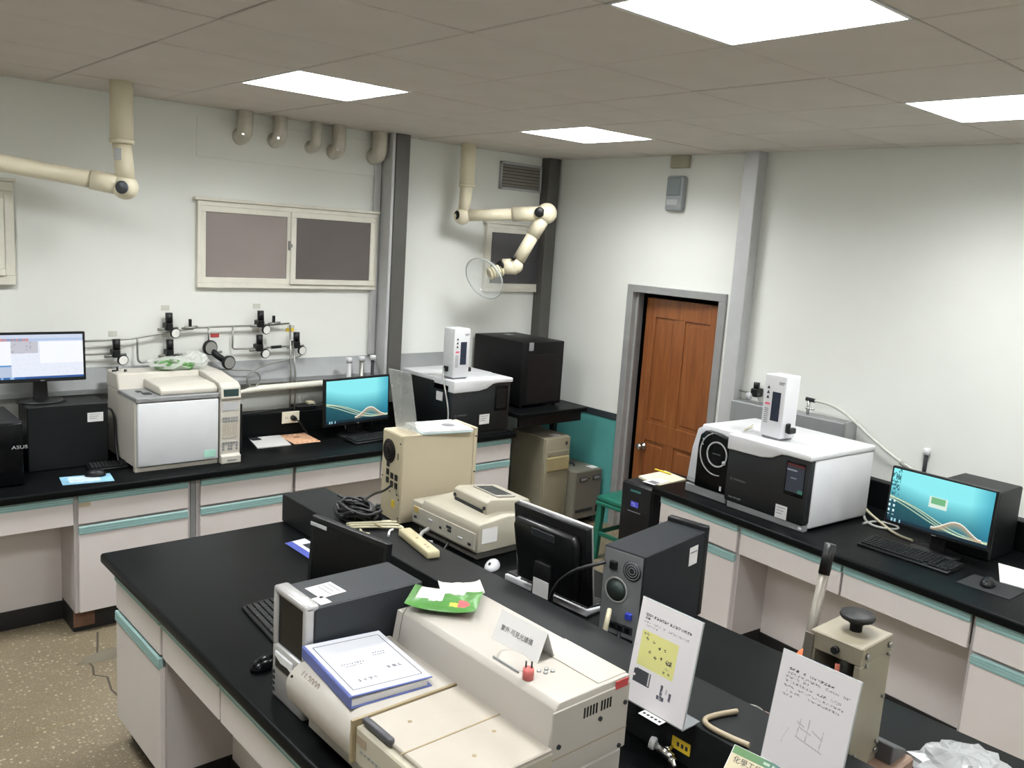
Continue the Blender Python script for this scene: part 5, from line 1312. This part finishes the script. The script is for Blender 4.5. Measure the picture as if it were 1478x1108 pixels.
t = T('wooden_block', 'low brown wooden block behind the line-drawing sign stand', 'block', (-2.87, -4.085, CT))
G().box(-.06, .06, -.075, .06, .006, .03, .003).build('block', WOODB, t); G().box(-.062, .062, -.077, .062, 0, .007).build('rubber_mat', BLK, t)
# hydraulic press
t = T('hydraulic_press', 'khaki bench press with black hand wheel and lever on the island', 'press', (-2.86, -4.30, CT))
G().box(-2.98, -2.70, -4.42, -4.19, CT, .845, .006).build('base', WOODB, t, True)
G().prism([(-2.80, .845), (-2.71, .845), (-2.71, .86), (-2.80, .90)], -4.40, -4.25, 'y', .003).build('base_ramp', mat('ramp_slate', '4a4a4b', .5), t, True)
hs = G(); X0, X1, Y0, Y1 = -2.955, -2.79, -4.355, -4.21
hs.box(X0, X1, Y0, Y1, 1.15, 1.20, .003); hs.box(X0, X1, Y0, Y0 + .018, .845, 1.15, .002); hs.box(X0, X1, Y1 - .018, Y1, .845, 1.15, .002); hs.box(X1 - .03, X1 - .004, Y0 + .018, Y1 - .018, .845, 1.15)
hs.build('housing', PRESS, t, True)
G().box(X0 - .006, X0 - .002, Y1 - .012, Y1 + .012, .86, 1.19, .001).build('guard_plate', mat('guard_steel', '6f6a60', .4, metal=.4), t, True)
G().box(X0 + .02, X1 - .03, Y0 + .02, Y1 - .02, .845, .93, .003).build('lower_platen', DGREY, t, True)
G().cyl((-2.885, -4.283, .93), (-2.885, -4.283, 1.0), .03, n=20).build('ram', CHROME, t, True)
G().cyl((-2.885, -4.283, 1.08), (-2.885, -4.283, 1.14), .02, n=16).build('screw_shaft', BRASS, t, True)
G().box(X0 - .001, X0 + .003, -4.30, -4.288, 1.02, 1.135).build('red_scale', mat('scale_red', 'd07a66', .5), t, True)
G().box(X0 - .003, X0 + .002, -4.275, -4.235, 1.02, 1.12).build('gauge_window', DGREY, t, True)
G().cyl((X0, -4.285, 1.172), (X0 - .012, -4.285, 1.172), .010, n=14).build('bolt', BLK, t, True)
for x, z in ((-2.93, 1.175), (-2.81, 1.175), (-2.93, 1.15), (-2.81, 1.15), (-2.93, .875), (-2.81, .875), (-2.93, .90), (-2.81, .90), (-2.81, 1.03)): G().cyl((x, Y0, z), (x, Y0 - .007, z), .008 if z in (1.175, .875) else .005, n=10).build('bolt', BRASS, t, True)
g = G().lathe([(0, .0), (.016, 0), (.016, .02), (.022, .022), (.024, .030), (.042, .034), (.045, .041), (.042, .048), (.025, .045), (.012, .050), (0, .05)], (-2.86, -4.285, 1.20), (0, 0, 1), 32); g.build('hand_wheel', mat('wheel_black', '161718', .5, spec=.3), t, True)
# lever
LV0 = Vector((-2.845, -4.13, .86)); LV1 = Vector((-2.75, -4.13, 1.37))
G().cyl(LV0, LV0.lerp(LV1, .86), .014, n=14).build('lever', mat('lever_pipe', '77726a', .4, metal=.3), t, True)
G().cyl(LV0.lerp(LV1, .83), LV1, .016, n=14).build('lever_grip', BLK, t, True)
G().box(-2.89, -2.80, -4.209, -4.09, .845, .885, .005).build('pump_block', DGREY, t, True)
G().ell((-2.872, -4.165, 1.055), (.033, .033, .045), 18, 12).build('orange_bulb', OR, t, True)
G().cyl((-2.872, -4.165, .885), (-2.872, -4.165, 1.02), .008, n=10).build('bulb_stem', BLK, t, True)
# bubble wrap
t = T('bubble_wrap', 'crumpled clear bubble wrap beside the press, at the bottom edge', 'wrapping', (-2.62, -4.50, CT))
g = G(); blob(g, (0, 0, .02), (.11, .10, .05), 22, 12, .3, 3); blob(g, (.07, -.03, .02), (.07, .08, .04), 18, 10, .3, 8); g.build('film', FOIL, t)
